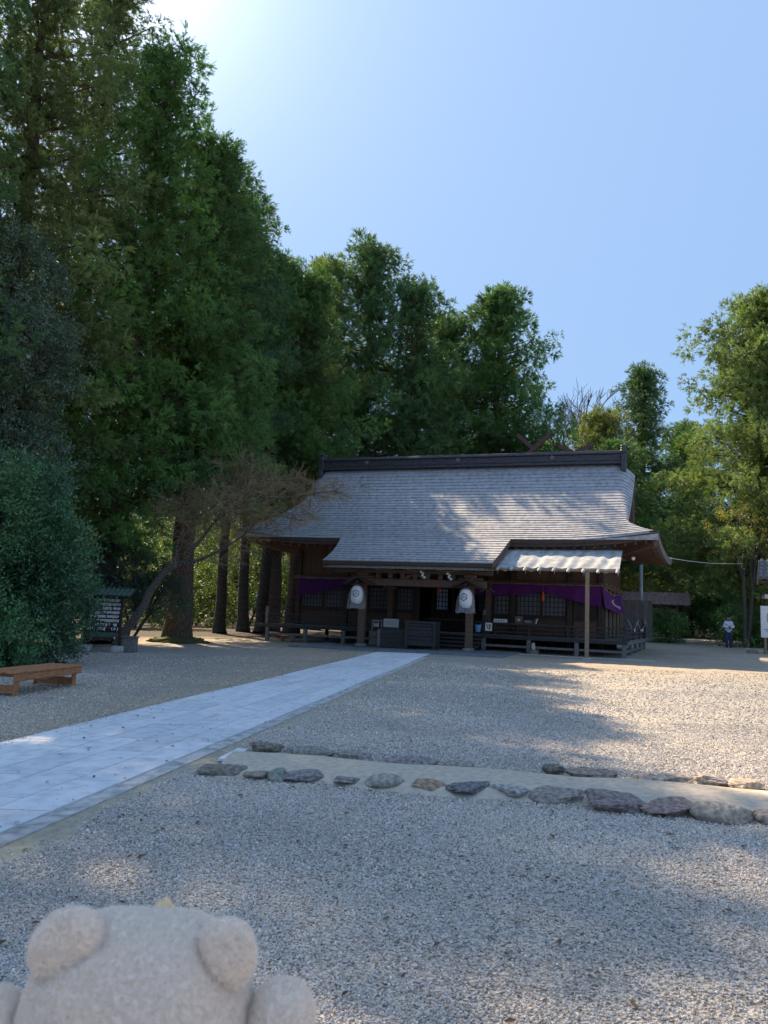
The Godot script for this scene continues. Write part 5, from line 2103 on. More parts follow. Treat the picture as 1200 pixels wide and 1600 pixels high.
func make_trees() -> void:
	make_sprays()
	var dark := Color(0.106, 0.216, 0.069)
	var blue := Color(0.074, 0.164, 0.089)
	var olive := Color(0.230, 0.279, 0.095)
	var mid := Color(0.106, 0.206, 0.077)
	# the tall group on the left
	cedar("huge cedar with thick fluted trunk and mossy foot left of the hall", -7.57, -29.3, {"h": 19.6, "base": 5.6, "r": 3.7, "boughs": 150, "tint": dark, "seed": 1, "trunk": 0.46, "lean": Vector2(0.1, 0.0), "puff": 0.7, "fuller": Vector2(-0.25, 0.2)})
	cedar("tall cedar behind the paper rack with drooping lower boughs", -9.6, -26.6, {"h": 21.8, "base": 3.6, "r": 3.3, "boughs": 130, "tint": Color(0.119, 0.247, 0.068), "seed": 2, "trunk": 0.40, "puff": 0.7, "lean": Vector2(0.8, 0)})
	cedar("cedar of the left edge whose top leaves the frame, above the bush", -12.1, -23.5, {"h": 25.5, "base": 5.0, "r": 3.8, "boughs": 150, "tint": Color(0.177, 0.243, 0.089), "seed": 3, "trunk": 0.45, "puff": 0.7})  # olive tint stands in for sunlight on the boughs
	cedar("nearest left-edge cedar partly outside the frame", -13.6, -19.5, {"h": 24.0, "base": 5.0, "r": 3.6, "boughs": 130, "tint": mid, "seed": 4, "trunk": 0.45, "puff": 0.7})
	cedar("tall cedar filling the gap in the left group's upper middle", -13.0, -31.0, {"h": 28.2, "base": 6.0, "r": 4.2, "shape": 0.5, "boughs": 150, "tint": Color(0.177, 0.236, 0.089), "seed": 5, "trunk": 0.45, "puff": 0.75})  # tinted olive too, imitating a sunlit crown
	cedar("outermost left cedar standing farther from the clearing", -17.6, -26.0, {"h": 27.0, "base": 5.0, "r": 4.2, "boughs": 120, "tint": mid, "seed": 6, "trunk": 0.45, "puff": 0.8})
	cedar("cedar with leaning trunk just right of the huge mossy-footed one", -8.6, -33.5, {"h": 21.0, "base": 9.0, "r": 3.6, "boughs": 110, "tint": blue, "seed": 7, "trunk": 0.38, "lean": Vector2(0.5, 0.0), "puff": 0.75, "bark": M.bark_dark})
	cedar("cedar with straight slim trunk between leaning trunk and hall", -8.1, -39.5, {"h": 22.6, "base": 9.0, "r": 4.0, "boughs": 130, "tint": dark, "seed": 8, "trunk": 0.27, "puff": 0.8, "bark": M.bark_dark})
	cedar("dark-trunked cedar right of the slim straight trunk", -7.5, -43.0, {"h": 21.5, "base": 8.5, "r": 3.4, "boughs": 90, "tint": blue, "seed": 9, "trunk": 0.30, "lean": Vector2(-0.8, 0), "puff": 0.8, "bark": M.bark_dark})
	cedar("cedar whose dark trunk stands under the hall's left eave tip", -6.25, -41.5, {"h": 20.6, "base": 9.0, "r": 3.6, "boughs": 110, "tint": dark, "seed": 10, "trunk": 0.32, "puff": 0.8, "bark": M.bark_dark})
	cedar("thick brown cedar trunk close against the hall's left wall", -4.55, -40.5, {"h": 19.0, "base": 9.0, "r": 2.6, "boughs": 70, "tint": dark, "seed": 11, "trunk": 0.38, "puff": 0.8})
	# behind the hall
	cedar("olive-green cedar rising behind the hall's left roof end", -6.4, -46.0, {"h": 21.3, "base": 5.0, "r": 4.2, "boughs": 125, "tint": olive, "seed": 12, "puff": 0.85, "size": 1.2})
	cedar("loose-crowned cedar with pale top left of the tallest behind", -4.6, -52.0, {"h": 25.6, "base": 7.0, "r": 4.3, "boughs": 120, "tint": Color(0.181, 0.268, 0.085), "seed": 13, "puff": 0.85, "size": 1.25, "density": 0.8})
	cedar("tallest round-topped cedar behind the middle of the roof", -1.6, -53.0, {"h": 27.2, "base": 6.0, "r": 5.6, "boughs": 160, "tint": mid, "seed": 14, "puff": 0.95, "size": 1.3, "shape": 0.55})
	cedar("layered cedar right of the tallest one behind the roof", 1.6, -50.0, {"h": 23.0, "base": 5.0, "r": 5.2, "boughs": 125, "tint": mid, "seed": 15, "puff": 0.9, "size": 1.25, "shape": 0.6})
	cedar("short dark cedar in the saddle between two taller ones", 4.2, -56.0, {"h": 23.0, "base": 5.0, "r": 5.9, "boughs": 150, "tint": dark, "seed": 16, "puff": 0.95, "size": 1.3, "shape": 0.48})
	cedar("broad cedar with pointed top behind the hall's right half", 7.8, -54.0, {"h": 24.4, "base": 5.5, "r": 6.3, "boughs": 175, "tint": Color(0.119, 0.237, 0.068), "seed": 17, "puff": 0.95, "size": 1.3, "shape": 0.62, "fuller": Vector2(0.15, 0)})
	cedar("low rounded evergreen beyond the broad pointed cedar", 11.8, -60.0, {"h": 14.2, "base": 3.0, "r": 4.0, "boughs": 80, "tint": Color(0.194, 0.309, 0.077), "seed": 18, "puff": 1.0, "size": 1.4, "shape": 0.5})
	cedar("yellow-olive tree above the right end of the ridge", 16.6, -58.0, {"h": 16.6, "base": 3.0, "r": 3.7, "boughs": 105, "tint": Color(0.225, 0.265, 0.090), "seed": 19, "puff": 0.9, "size": 1.3, "shape": 0.45})
	cedar("narrow pointed fir standing alone against the sky", 20.4, -60.0, {"h": 21.3, "base": 3.5, "r": 5.4, "boughs": 120, "tint": Color(0.106, 0.196, 0.085), "seed": 20, "puff": 0.85, "size": 1.2, "shape": 0.8, "called": "fir_tree"})
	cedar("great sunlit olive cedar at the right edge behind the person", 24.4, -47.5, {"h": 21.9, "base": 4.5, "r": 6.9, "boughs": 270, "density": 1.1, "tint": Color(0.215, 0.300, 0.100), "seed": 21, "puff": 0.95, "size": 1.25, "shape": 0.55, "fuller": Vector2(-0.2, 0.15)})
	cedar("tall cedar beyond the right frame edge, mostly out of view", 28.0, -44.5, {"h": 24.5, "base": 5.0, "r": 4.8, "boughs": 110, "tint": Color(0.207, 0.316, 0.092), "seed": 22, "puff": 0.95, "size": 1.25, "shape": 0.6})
	cedar("dark shaded cedar between narrow fir and great olive cedar", 26.6, -67.0, {"h": 18.5, "base": 4.0, "r": 3.8, "boughs": 95, "tint": mid, "seed": 23, "puff": 0.95, "size": 1.25, "shape": 0.55, "trunk": 0.45})
	cedar("dark trunked cedar in the wood behind the person", 25.0, -63.5, {"h": 16.5, "base": 5.0, "r": 3.0, "boughs": 70, "tint": dark, "seed": 24, "puff": 0.9, "size": 1.2, "shape": 0.5, "trunk": 0.42, "bark": M.bark_dark})
	cedar("shaded cedar behind the hall's right eave corner", 15.0, -50.5, {"h": 12.5, "base": 5.0, "r": 3.0, "boughs": 75, "tint": dark, "seed": 25, "puff": 0.9, "size": 1.15, "shape": 0.5, "trunk": 0.36})

	# moss round the foot of the huge cedar
	var mo := blob_mesh(0.95, 0.30, 0.75, 71, 0.9, 1.0, 4)
	var mp := put("moss_mound", mo, M.moss)
	mp.position = on(-7.40, -29.0, -0.06)
	tag(mp, "low mossy mound round the huge cedar's foot", "moss")

	# broad-leaved growth on the left
	leafy("evergreen_bush", "big glossy dark-leaved bush behind the bench", "bush", -8.05, -17.3, {"seed": 31, "tint": Color(0.061, 0.152, 0.074), "count": 640, "trunk": 0.05, "lumps": [[0.1, 0.95, 0.3, 1.25, 1.0, 1.0], [-0.5, 2.2, 0.0, 1.25, 1.1, 1.1], [0.25, 2.5, -0.2, 0.95, 1.0, 0.9], [-0.25, 3.6, -0.2, 0.9, 0.9, 0.9], [0.85, 1.5, 0.1, 0.7, 0.75, 0.7], [-1.3, 0.9, 0.9, 1.2, 1.0, 1.0]]})
	leafy("evergreen_bush", "low leafy bush at the left frame edge behind the bench end", "bush", -8.3, -15.6, {"seed": 32, "tint": Color(0.069, 0.170, 0.067), "count": 560, "lumps": [[0.2, 0.7, 0.2, 1.1, 0.8, 0.9], [-0.6, 1.7, 0.0, 1.0, 1.2, 1.0], [-0.2, 3.2, -0.4, 1.0, 1.2, 1.0]]})
	leafy("evergreen_oak", "tall blue-grey evergreen oak above the bush at the left edge", "tree", -10.6, -20.8, {"seed": 33, "tint": Color(0.081, 0.140, 0.096), "count": 330, "size": 1.1, "trunk": 0.16, "lumps": [[0.0, 10.3, 0.0, 1.1, 1.4, 1.1], [0.3, 8.2, 0.2, 1.5, 1.3, 1.3], [-0.4, 6.3, 0.4, 1.6, 1.4, 1.4], [0.5, 4.9, 0.3, 1.4, 1.2, 1.2], [0.2, 3.2, 0.4, 1.4, 1.1, 1.2], [1.5, 2.0, 0.2, 1.1, 0.9, 1.0]]})
	leafy("evergreen_bush", "dark bush hanging between paper rack and huge cedar trunk", "bush", -8.6, -26.4, {"seed": 34, "tint": Color(0.042, 0.090, 0.060), "count": 380, "lumps": [[0.55, 2.1, 0.4, 1.0, 0.8, 0.8], [1.2, 1.7, 0.2, 0.8, 0.6, 0.7], [-0.6, 2.6, 0.0, 1.1, 0.9, 0.9], [-1.8, 1.6, -0.4, 1.2, 1.3, 1.0]]})
	# wood behind the trunks, lit by the sun from beyond
	var li := 0
	for a in [[-12.5, -52.0, 4.6, "sunlit green thicket beyond the leftmost trunks"], [-17.5, -60.0, 6.0, "yellow-green thicket deep in the wood on the left"], [-10.4, -61.0, 6.5, "bright thicket between leaning trunk and slim trunk"], [-7.0, -66.0, 6.0, "pale green thicket seen past the hall's left corner"], [-13.8, -44.0, 3.4, "low bush in the wood's shade behind the huge cedar"], [-21.0, -47.0, 6.0, "dense thicket far left behind the group of cedars"]]:
		var hh: float = a[2]
		leafy("thicket", a[3], "thicket", a[0], a[1], {"seed": 40 + li, "tint": Color(0.089, 0.144, 0.044), "count": 50, "size": 2.4, "far": true, "trunk": 0.10, "lumps": [[0, hh * 0.35, 0, 2.8, hh * 0.38, 2.0], [1.6, hh * 0.65, -0.6, 2.2, hh * 0.33, 1.8], [-1.6, hh * 0.75, -0.5, 2.2, hh * 0.35, 1.8]]})
		li += 1
	# bushes round the path behind the hall
	var bl := [
		[17.8, -47.6, 0.75, 1.8, Color(0.095, 0.215, 0.050), "bright green bush beside the covered passage behind the hall"],
		[21.8, -66.0, 3.2, 5.6, Color(0.057, 0.125, 0.050), "dark bush in the deepest shade behind the path"],
		[26.0, -65.0, 2.6, 4.6, Color(0.077, 0.179, 0.059), "bush directly behind the person in white"],
		[29.2, -63.0, 3.0, 5.8, Color(0.086, 0.197, 0.063), "leafy shrub right behind the person's shoulder"],
		[21.3, -44.6, 1.2, 2.0, Color(0.095, 0.206, 0.059), "low shrub between the person and the signboard"],
		[24.0, -45.6, 2.0, 4.4, Color(0.249, 0.269, 0.083), "sunlit pale shrub by the bare grey trunk at the right"],
		[22.9, -42.0, 0.9, 1.5, Color(0.211, 0.251, 0.074), "small sunlit shrub at the signboard's foot"]]
	li = 0
	for a in bl:
		var w: float = a[2]
		var hh: float = a[3]
		leafy("shrub", a[5], "shrub", a[0], a[1], {"seed": 60 + li, "tint": a[4], "count": 190, "size": 1.5, "trunk": 0.05, "lumps": [[0, hh * 0.3, 0, w, hh * 0.32, w * 0.8], [w * 0.4, hh * 0.6, -0.2, w * 0.8, hh * 0.32, w * 0.7], [-w * 0.45, hh * 0.7, -0.3, w * 0.75, hh * 0.33, w * 0.7]]})
		li += 1
	# slim grey trunk, leafless below, at the right
	leafy("young_tree", "slim grey-trunked young tree with pale leaves near the signboard", "tree", 20.6, -43.6, {"seed": 80, "tint": Color(0.268, 0.305, 0.100), "count": 70, "size": 1.6, "far": true, "trunk": 0.13, "bark": M.bark_grey, "lumps": [[-0.2, 6.4, 0.0, 1.4, 1.5, 1.2], [0.6, 5.6, 0.0, 1.1, 0.9, 1.0]]})
	make_maple()
	make_bare_tree()
	make_forest()


func make_maple() -> void:
	var t := thing("maple_tree", "leaning maple with brown budding twigs reaching over the hall's left eave", "tree", on(-8.19, -24.5, -0.05))
	var o := Vector3(-8.19, gy(-8.19, -24.5), -24.5)
	var g := Mb.new()
	var P := func(x: float, y: float, dz: float) -> Vector3: return Vector3(x, y, -24.5 + dz) - o
	g.tube([P.call(-8.25, 0.0, 0), P.call(-8.05, 0.5, 0), P.call(-7.72, 0.95, 0.05), P.call(-7.45, 1.40, 0.05), P.call(-7.28, 1.90, 0.0), P.call(-7.05, 2.28, 0.0), P.call(-6.75, 2.66, 0.05), P.call(-6.45, 2.80, 0.05)], [0.17, 0.145, 0.13, 0.12, 0.115, 0.11, 0.11, 0.10], 12)
	put("trunk", g.mesh(), M.bark_grey, t)
	var branches := [
		[[-6.5, 2.80, 0.05], [-6.05, 2.84, 0.1], [-5.6, 3.02, 0.15], [-5.05, 3.28, 0.3], [-4.4, 3.75, 0.4]],
		[[-6.5, 2.82, 0.05], [-6.56, 3.3, 0.0], [-6.5, 3.75, -0.1], [-6.2, 4.25, -0.2], [-5.7, 4.6, -0.3], [-5.2, 5.1, -0.4]],
		[[-6.3, 2.82, 0.08], [-6.0, 3.3, 0.15], [-5.72, 3.65, 0.2], [-5.35, 4.15, 0.3], [-5.0, 4.8, 0.4]],
		[[-5.4, 4.9, -0.4], [-4.7, 5.4, -0.5], [-3.9, 5.7, -0.5], [-3.0, 5.75, -0.5]],
		[[-5.2, 5.1, -0.4], [-4.8, 5.9, -0.6], [-4.3, 6.5, -0.7]],
		[[-5.0, 4.8, 0.4], [-4.2, 5.0, 0.6], [-3.3, 4.95, 0.7], [-2.3, 5.1, 0.8], [-1.5, 5.25, 0.9]],
		[[-4.4, 3.75, 0.4], [-3.9, 4.3, 0.5], [-3.2, 4.4, 0.7], [-2.5, 4.25, 0.8]],
		[[-6.2, 4.25, -0.2], [-6.6, 4.6, 0.2], [-6.95, 4.7, 0.4]],
		[[-5.35, 4.15, 0.3], [-4.9, 4.35, 0.9], [-4.3, 4.6, 1.2]]]
	var places := []
	var tints := []
	var r := RandomNumberGenerator.new()
	r.seed = 123
	var b := Mb.new()
	for bi in branches.size():
		var pts := []
		var rr := []
		var nb: int = branches[bi].size()
		for k in nb:
			var q: Array = branches[bi][k]
			pts.append(P.call(q[0], q[1], q[2]))
			rr.append(lerpf(0.075 if bi < 3 else 0.035, 0.025 if bi < 3 else 0.008, float(k) / (nb - 1)))
		b.tube(pts, rr, 7, false)
		var start := 2 if bi < 3 else 0
		for k in range(start, nb - 1):
			var d: Vector3 = (pts[k + 1] - pts[k])
			var cnt := int(d.length() * 26.0)
			for i in cnt:
				var p: Vector3 = pts[k].lerp(pts[k + 1], r.randf())
				var off := Vector3(r.randfn() * 0.42, r.randfn() * 0.17 + 0.05, r.randfn() * 0.42)
				var dir := (off + d.normalized() * 0.35).normalized()
				dir.y *= 0.5
				places.append(Transform3D(aim(dir, r.randf() * TAU, r.randf_range(0.7, 1.25)), p + off))
				var br := r.randf_range(0.7, 1.35)
				var gr := r.randf() * r.randf()
				tints.append(Color(0.27 * br, (0.19 + 0.08 * gr) * br, 0.115 * br))
	# thin twigs joining the layers
	for i in 110:
		var bi := r.randi_range(3, branches.size() - 1)
		var br: Array = branches[bi]
		var k := r.randi_range(0, br.size() - 2)
		var p: Vector3 = P.call(br[k][0], br[k][1], br[k][2]).lerp(P.call(br[k + 1][0], br[k + 1][1], br[k + 1][2]), r.randf())
		var d := Vector3(r.randf_range(-0.4, 1.0), r.randf_range(-0.1, 0.35), r.randf_range(-1, 1)).normalized() * r.randf_range(0.5, 1.0)
		b.tube([p, p + d * 0.5 + Vector3(0, 0.05, 0), p + d], [0.013, 0.009, 0.004], 4, false)
	put("branches", b.mesh(), M.bark_grey, t)
	kind(scatter("crown", sprays["bud"], M.leaf_bud, t, places, tints), "stuff")


func make_bare_tree() -> void:
	var t := thing("bare_tree", "leafless pale tree against the sky above the crossed roof finials", "tree", on(20.4, -85.0))
	var r := RandomNumberGenerator.new()
	r.seed = 44
	var g := Mb.new()
	var grow := func(self_ref: Callable, p: Vector3, d: Vector3, ln: float, rad: float, depth: int) -> void:
		var q := p + d * ln
		g.tube([p, (p + q) * 0.5 + Vector3(r.randf_range(-0.1, 0.1), 0, r.randf_range(-0.1, 0.1)) * ln, q], [rad, rad * 0.85, rad * 0.68], 5 if depth > 3 else 4, false)
		if depth == 0:
			return
		var n := 3 if depth > 1 else 4
		for i in n:
			var nd := (d + Vector3(r.randf_range(-0.75, 0.75), r.randf_range(-0.1, 0.5), r.randf_range(-0.75, 0.75))).normalized()
			self_ref.call(self_ref, q - d * ln * r.randf_range(0.0, 0.3), nd, ln * r.randf_range(0.62, 0.82), rad * 0.62, depth - 1)
	grow.call(grow, Vector3.ZERO, Vector3(0, 1, 0), 9.5, 0.42, 6)
	put("branches", g.mesh(), M.bark_grey, t)


func make_forest() -> void:
	# far-off wood that closes the view
	var r := RandomNumberGenerator.new()
	r.seed = 555
	var places := []
	var tints := []
	for i in 15000:
		var z := r.randf_range(-104.0, -70.0)
		var x := r.randf_range(z * 0.62, -z * 0.62)
		var hmax := 9.0 + 3.5 * patchy.get_noise_2d(x * 1.3, z * 0.6)
		if x < -8.0:
			hmax += 3.0
		var y := hmax * pow(r.randf(), 0.8)
		places.append(Transform3D(Basis.from_euler(Vector3(r.randf() * TAU, r.randf() * TAU, r.randf() * TAU)) * Basis.from_scale(Vector3.ONE * r.randf_range(3.0, 5.0)), on(x, z, y)))
		var b := r.randf_range(0.6, 1.4)
		tints.append(Color(0.10 * b, 0.155 * b, 0.05 * b))
	kind(scatter("forest", sprays["broad0"], M.leaf_far, self, places, tints), "stuff")


# ---------------------------------------------------------------- surface nets for soft bodies
# caps: [a, b, radius at a, radius at b]; joined with a smooth minimum of width k
static func cap_dist(p: Vector3, a: Vector3, b: Vector3, ra: float, rb: float) -> float:
	var ab := b - a
	var t := clampf((p - a).dot(ab) / maxf(ab.length_squared(), 1e-9), 0.0, 1.0)
	return p.distance_to(a + ab * t) - lerpf(ra, rb, t)


func body_field(caps: Array, k: float) -> Callable:
	return func(p: Vector3) -> float:
		var d := 1e9
		for c in caps:
			var q := p
			if c.size() > 4:      # flattened along an axis: [.., scale vector]
				var ctr: Vector3 = (c[0] + c[1]) * 0.5
				q = ctr + (p - ctr) / c[4]
			var e := cap_dist(q, c[0], c[1], c[2], c[3])
			var h := clampf(0.5 + 0.5 * (d - e) / k, 0.0, 1.0)
			d = lerpf(d, e, h) - k * h * (1.0 - h) if d < 1e8 else e
		return d


func nets(field: Callable, lo: Vector3, hi: Vector3, cell: float) -> ArrayMesh:
	var nx := int(ceil((hi.x - lo.x) / cell)) + 1
	var ny := int(ceil((hi.y - lo.y) / cell)) + 1
	var nz := int(ceil((hi.z - lo.z) / cell)) + 1
	var val := PackedFloat32Array()
	val.resize(nx * ny * nz)
	# skip ahead where the surface is far
	var i := 0
	for z in nz:
		for y in ny:
			var skip := 0
			var last := 0.0
			for x in nx:
				if skip > 0:
					skip -= 1
					val[i] = last
				else:
					last = field.call(lo + Vector3(x, y, z) * cell)
					val[i] = last
					skip = maxi(0, int(absf(last) / cell * 0.6) - 2)
				i += 1
	var id := {}
	var b := Mb.new()
	var sx := 1
	var sy := nx
	var sz := nx * ny
	var offs := [0, sx, sy, sx + sy, sz, sx + sz, sy + sz, sx + sy + sz]
	for z in nz - 1:
		for y in ny - 1:
			for x in nx - 1:
				var at := x + y * sy + z * sz
				var mask := 0
				for c in 8:
					if val[at + offs[c]] < 0.0:
						mask |= 1 << c
				if mask == 0 or mask == 255:
					continue
				var sum := Vector3.ZERO
				var cnt := 0
				for e in [[0, 1], [2, 3], [4, 5], [6, 7], [0, 2], [1, 3], [4, 6], [5, 7], [0, 4], [1, 5], [2, 6], [3, 7]]:
					var va := val[at + offs[e[0]]]
					var vb := val[at + offs[e[1]]]
					if (va < 0.0) != (vb < 0.0):
						var t := va / (va - vb)
						var pa := Vector3(e[0] & 1, (e[0] >> 1) & 1, e[0] >> 2)
						var pb := Vector3(e[1] & 1, (e[1] >> 1) & 1, e[1] >> 2)
						sum += pa.lerp(pb, t)
						cnt += 1
				var p := lo + (Vector3(x, y, z) + sum / cnt) * cell
				id[at] = b.v.size()
				b.v.append(p)
				var h := cell * 0.6
				b.n.append(Vector3(field.call(p + Vector3(h, 0, 0)) - field.call(p - Vector3(h, 0, 0)), field.call(p + Vector3(0, h, 0)) - field.call(p - Vector3(0, h, 0)), field.call(p + Vector3(0, 0, h)) - field.call(p - Vector3(0, 0, h))).normalized())
				b.uv.append(Vector2(p.x, p.y))
				b.c.append(Color(1, 1, 1))
	for at in id:
		for ax in 3:
			var s: int = [sx, sy, sz][ax]
			var a1: int = [sy, sz, sx][ax]
			var a2: int = [sz, sx, sy][ax]
			if not (id.has(at - a1) and id.has(at - a2) and id.has(at - a1 - a2)):
				continue
			if at + s >= val.size():
				continue
			var v0 := val[at] < 0.0
			var v1 := val[at + s] < 0.0
			if v0 == v1:
				continue
			var q0: int = id[at]
			var q1: int = id[at - a1]
			var q2: int = id[at - a1 - a2]
			var q3: int = id[at - a2]
			if v0:
				b.ix.append_array([q0, q2, q1, q0, q3, q2])
			else:
				b.ix.append_array([q0, q1, q2, q0, q2, q3])
	return b.mesh()


func make_bear() -> void:
	# local frame: x right, y up, z towards the camera; the bear looks away from it
	var at := Vector3(-0.1015, 1.2385, -0.3900)
	var t := thing("plush_bear", "cream plush bear seen from behind, held up in the foreground", "plush toy", at)
	var caps := [
		[Vector3(-0.0150, -0.004, 0), Vector3(0.0090, -0.004, 0), 0.0405, 0.0405, Vector3(1.0, 1.12, 0.9)],    # head
		[Vector3(-0.0200, 0.013, 0), Vector3(0.0140, 0.013, 0), 0.0295, 0.0295],
		[Vector3(-0.0170, -0.022, 0), Vector3(0.0110, -0.022, 0), 0.041, 0.041],
		[Vector3(0, 0.0, -0.035), Vector3(0, -0.006, -0.05), 0.022, 0.017],                      # muzzle
		[Vector3(0, -0.055, 0.0), Vector3(0, -0.095, 0.0), 0.034, 0.042],                        # body
		[Vector3(-0.02, -0.12, -0.01), Vector3(-0.03, -0.135, -0.05), 0.021, 0.019],
		[Vector3(0.02, -0.12, -0.01), Vector3(0.03, -0.135, -0.05), 0.021, 0.019]]
	var ears := [
		[Vector3(-0.0350, 0.0345, 0.018), Vector3(-0.0315, 0.0385, 0.017), 0.0150, 0.0150, Vector3(1, 1, 0.5)],
		[Vector3(0.0400, 0.0345, 0.016), Vector3(0.0385, 0.0385, 0.015), 0.0126, 0.0126, Vector3(1, 1, 0.5)]]
	var arms := [
		[Vector3(-0.033, -0.058, 0.0), Vector3(-0.0690, -0.005, 0.002), 0.016, 0.0150],
		[Vector3(0.027, -0.058, 0.0), Vector3(0.0640, 0.004, 0.002), 0.016, 0.0152]]
	var trunk := body_field(caps, 0.012)
	var ear_field := body_field(ears, 0.001)
	var arm_field := body_field(arms, 0.001)
	var field := func(p: Vector3) -> float:
		var d: float = trunk.call(p)
		for e in [ear_field.call(p), arm_field.call(p)]:
			var gap: float = (d - e) / 0.0022
			d = minf(d, e) + 0.0024 * exp(-gap * gap)      # the seam
		return d
	var soft := noise(FastNoiseLite.TYPE_SIMPLEX_SMOOTH, 1.0, 91, 3)
	var lumpy := func(p: Vector3) -> float: return field.call(p) + 0.0006 * soft.get_noise_3dv(p * 95.0)
	var m := nets(lumpy, Vector3(-0.095, -0.165, -0.08), Vector3(0.095, 0.072, 0.056), 0.0027)
	put("body", m, M.plush, t)
	# curly pile over what faces out
	var a := m.surface_get_arrays(0)
	var vs: PackedVector3Array = a[Mesh.ARRAY_VERTEX]
	var ns: PackedVector3Array = a[Mesh.ARRAY_NORMAL]
	var ix: PackedInt32Array = a[Mesh.ARRAY_INDEX]
	var r := RandomNumberGenerator.new()
	r.seed = 321
	var tuft := Mb.new()
	for k in 7:
		var d := Vector3(r.randf_range(-0.9, 0.9), r.randf_range(-0.9, 0.9), 1.0).normalized()
		var p := Vector3(r.randf_range(-0.0007, 0.0007), r.randf_range(-0.0007, 0.0007), -0.0005)
		var w := d.cross(Vector3(r.randf(), r.randf(), r.randf())).normalized() * 0.00011
		for s in 4:
			var q := p + d * 0.00070
			var w1 := w * (1.0 - s * 0.22)
			var w2 := w * (1.0 - (s + 1) * 0.22)
			tuft.quad(p - w1, p + w1, q + w2, q - w2)
			d = (d + Vector3(r.randf_range(-0.6, 0.6), r.randf_range(-0.6, 0.6), r.randf_range(-0.45, 0.1))).normalized()
			p = q
	var tm := tuft.mesh(false)
	var places := []
	var tints := []
	for k in range(0, ix.size(), 3):
		var p0 := vs[ix[k]]
		var p1 := vs[ix[k + 1]]
		var p2 := vs[ix[k + 2]]
		var n0 := ns[ix[k]]
		if p0.y < -0.03:
			continue
		var area := (p1 - p0).cross(p2 - p0).length() * 0.5
		var want := area * 1.3e6 * (1.0 if n0.z > -0.35 else 0.3)
		var cnt := int(want) + (1 if r.randf() < want - int(want) else 0)
		for c in cnt:
			var u := sqrt(r.randf())
			var w := r.randf()
			var p := p0 * (1.0 - u) + p1 * (u * (1.0 - w)) + p2 * (u * w)
			var clump := Vector3(soft.get_noise_3dv(p * 420.0), soft.get_noise_3dv(p * 420.0 + Vector3(9, 0, 0)), soft.get_noise_3dv(p * 420.0 + Vector3(0, 9, 0)))
			var d := (n0 + clump * 1.1 + Vector3(r.randf_range(-0.5, 0.5), r.randf_range(-0.7, 0.3), r.randf_range(-0.5, 0.5))).normalized()
			places.append(Transform3D(aim(d, r.randf() * TAU, r.randf_range(0.7, 1.2)), p))
			var b := r.randf_range(0.96, 1.08) + 0.03 * clump.x
			tints.append(Color(b, b, b * 0.99))
	kind(scatter("fur", tm, M.plush, t, places, tints), "stuff")
	var fl := put("forelock", tinted(blob_mesh(0.0050, 0.0062, 0.0045, 17, 0.5, 1.0, 3), Color(1.0, 0.78, 0.48)), M.plush, t)
	fl.position = Vector3(0.0015, 0.0405, -0.015)


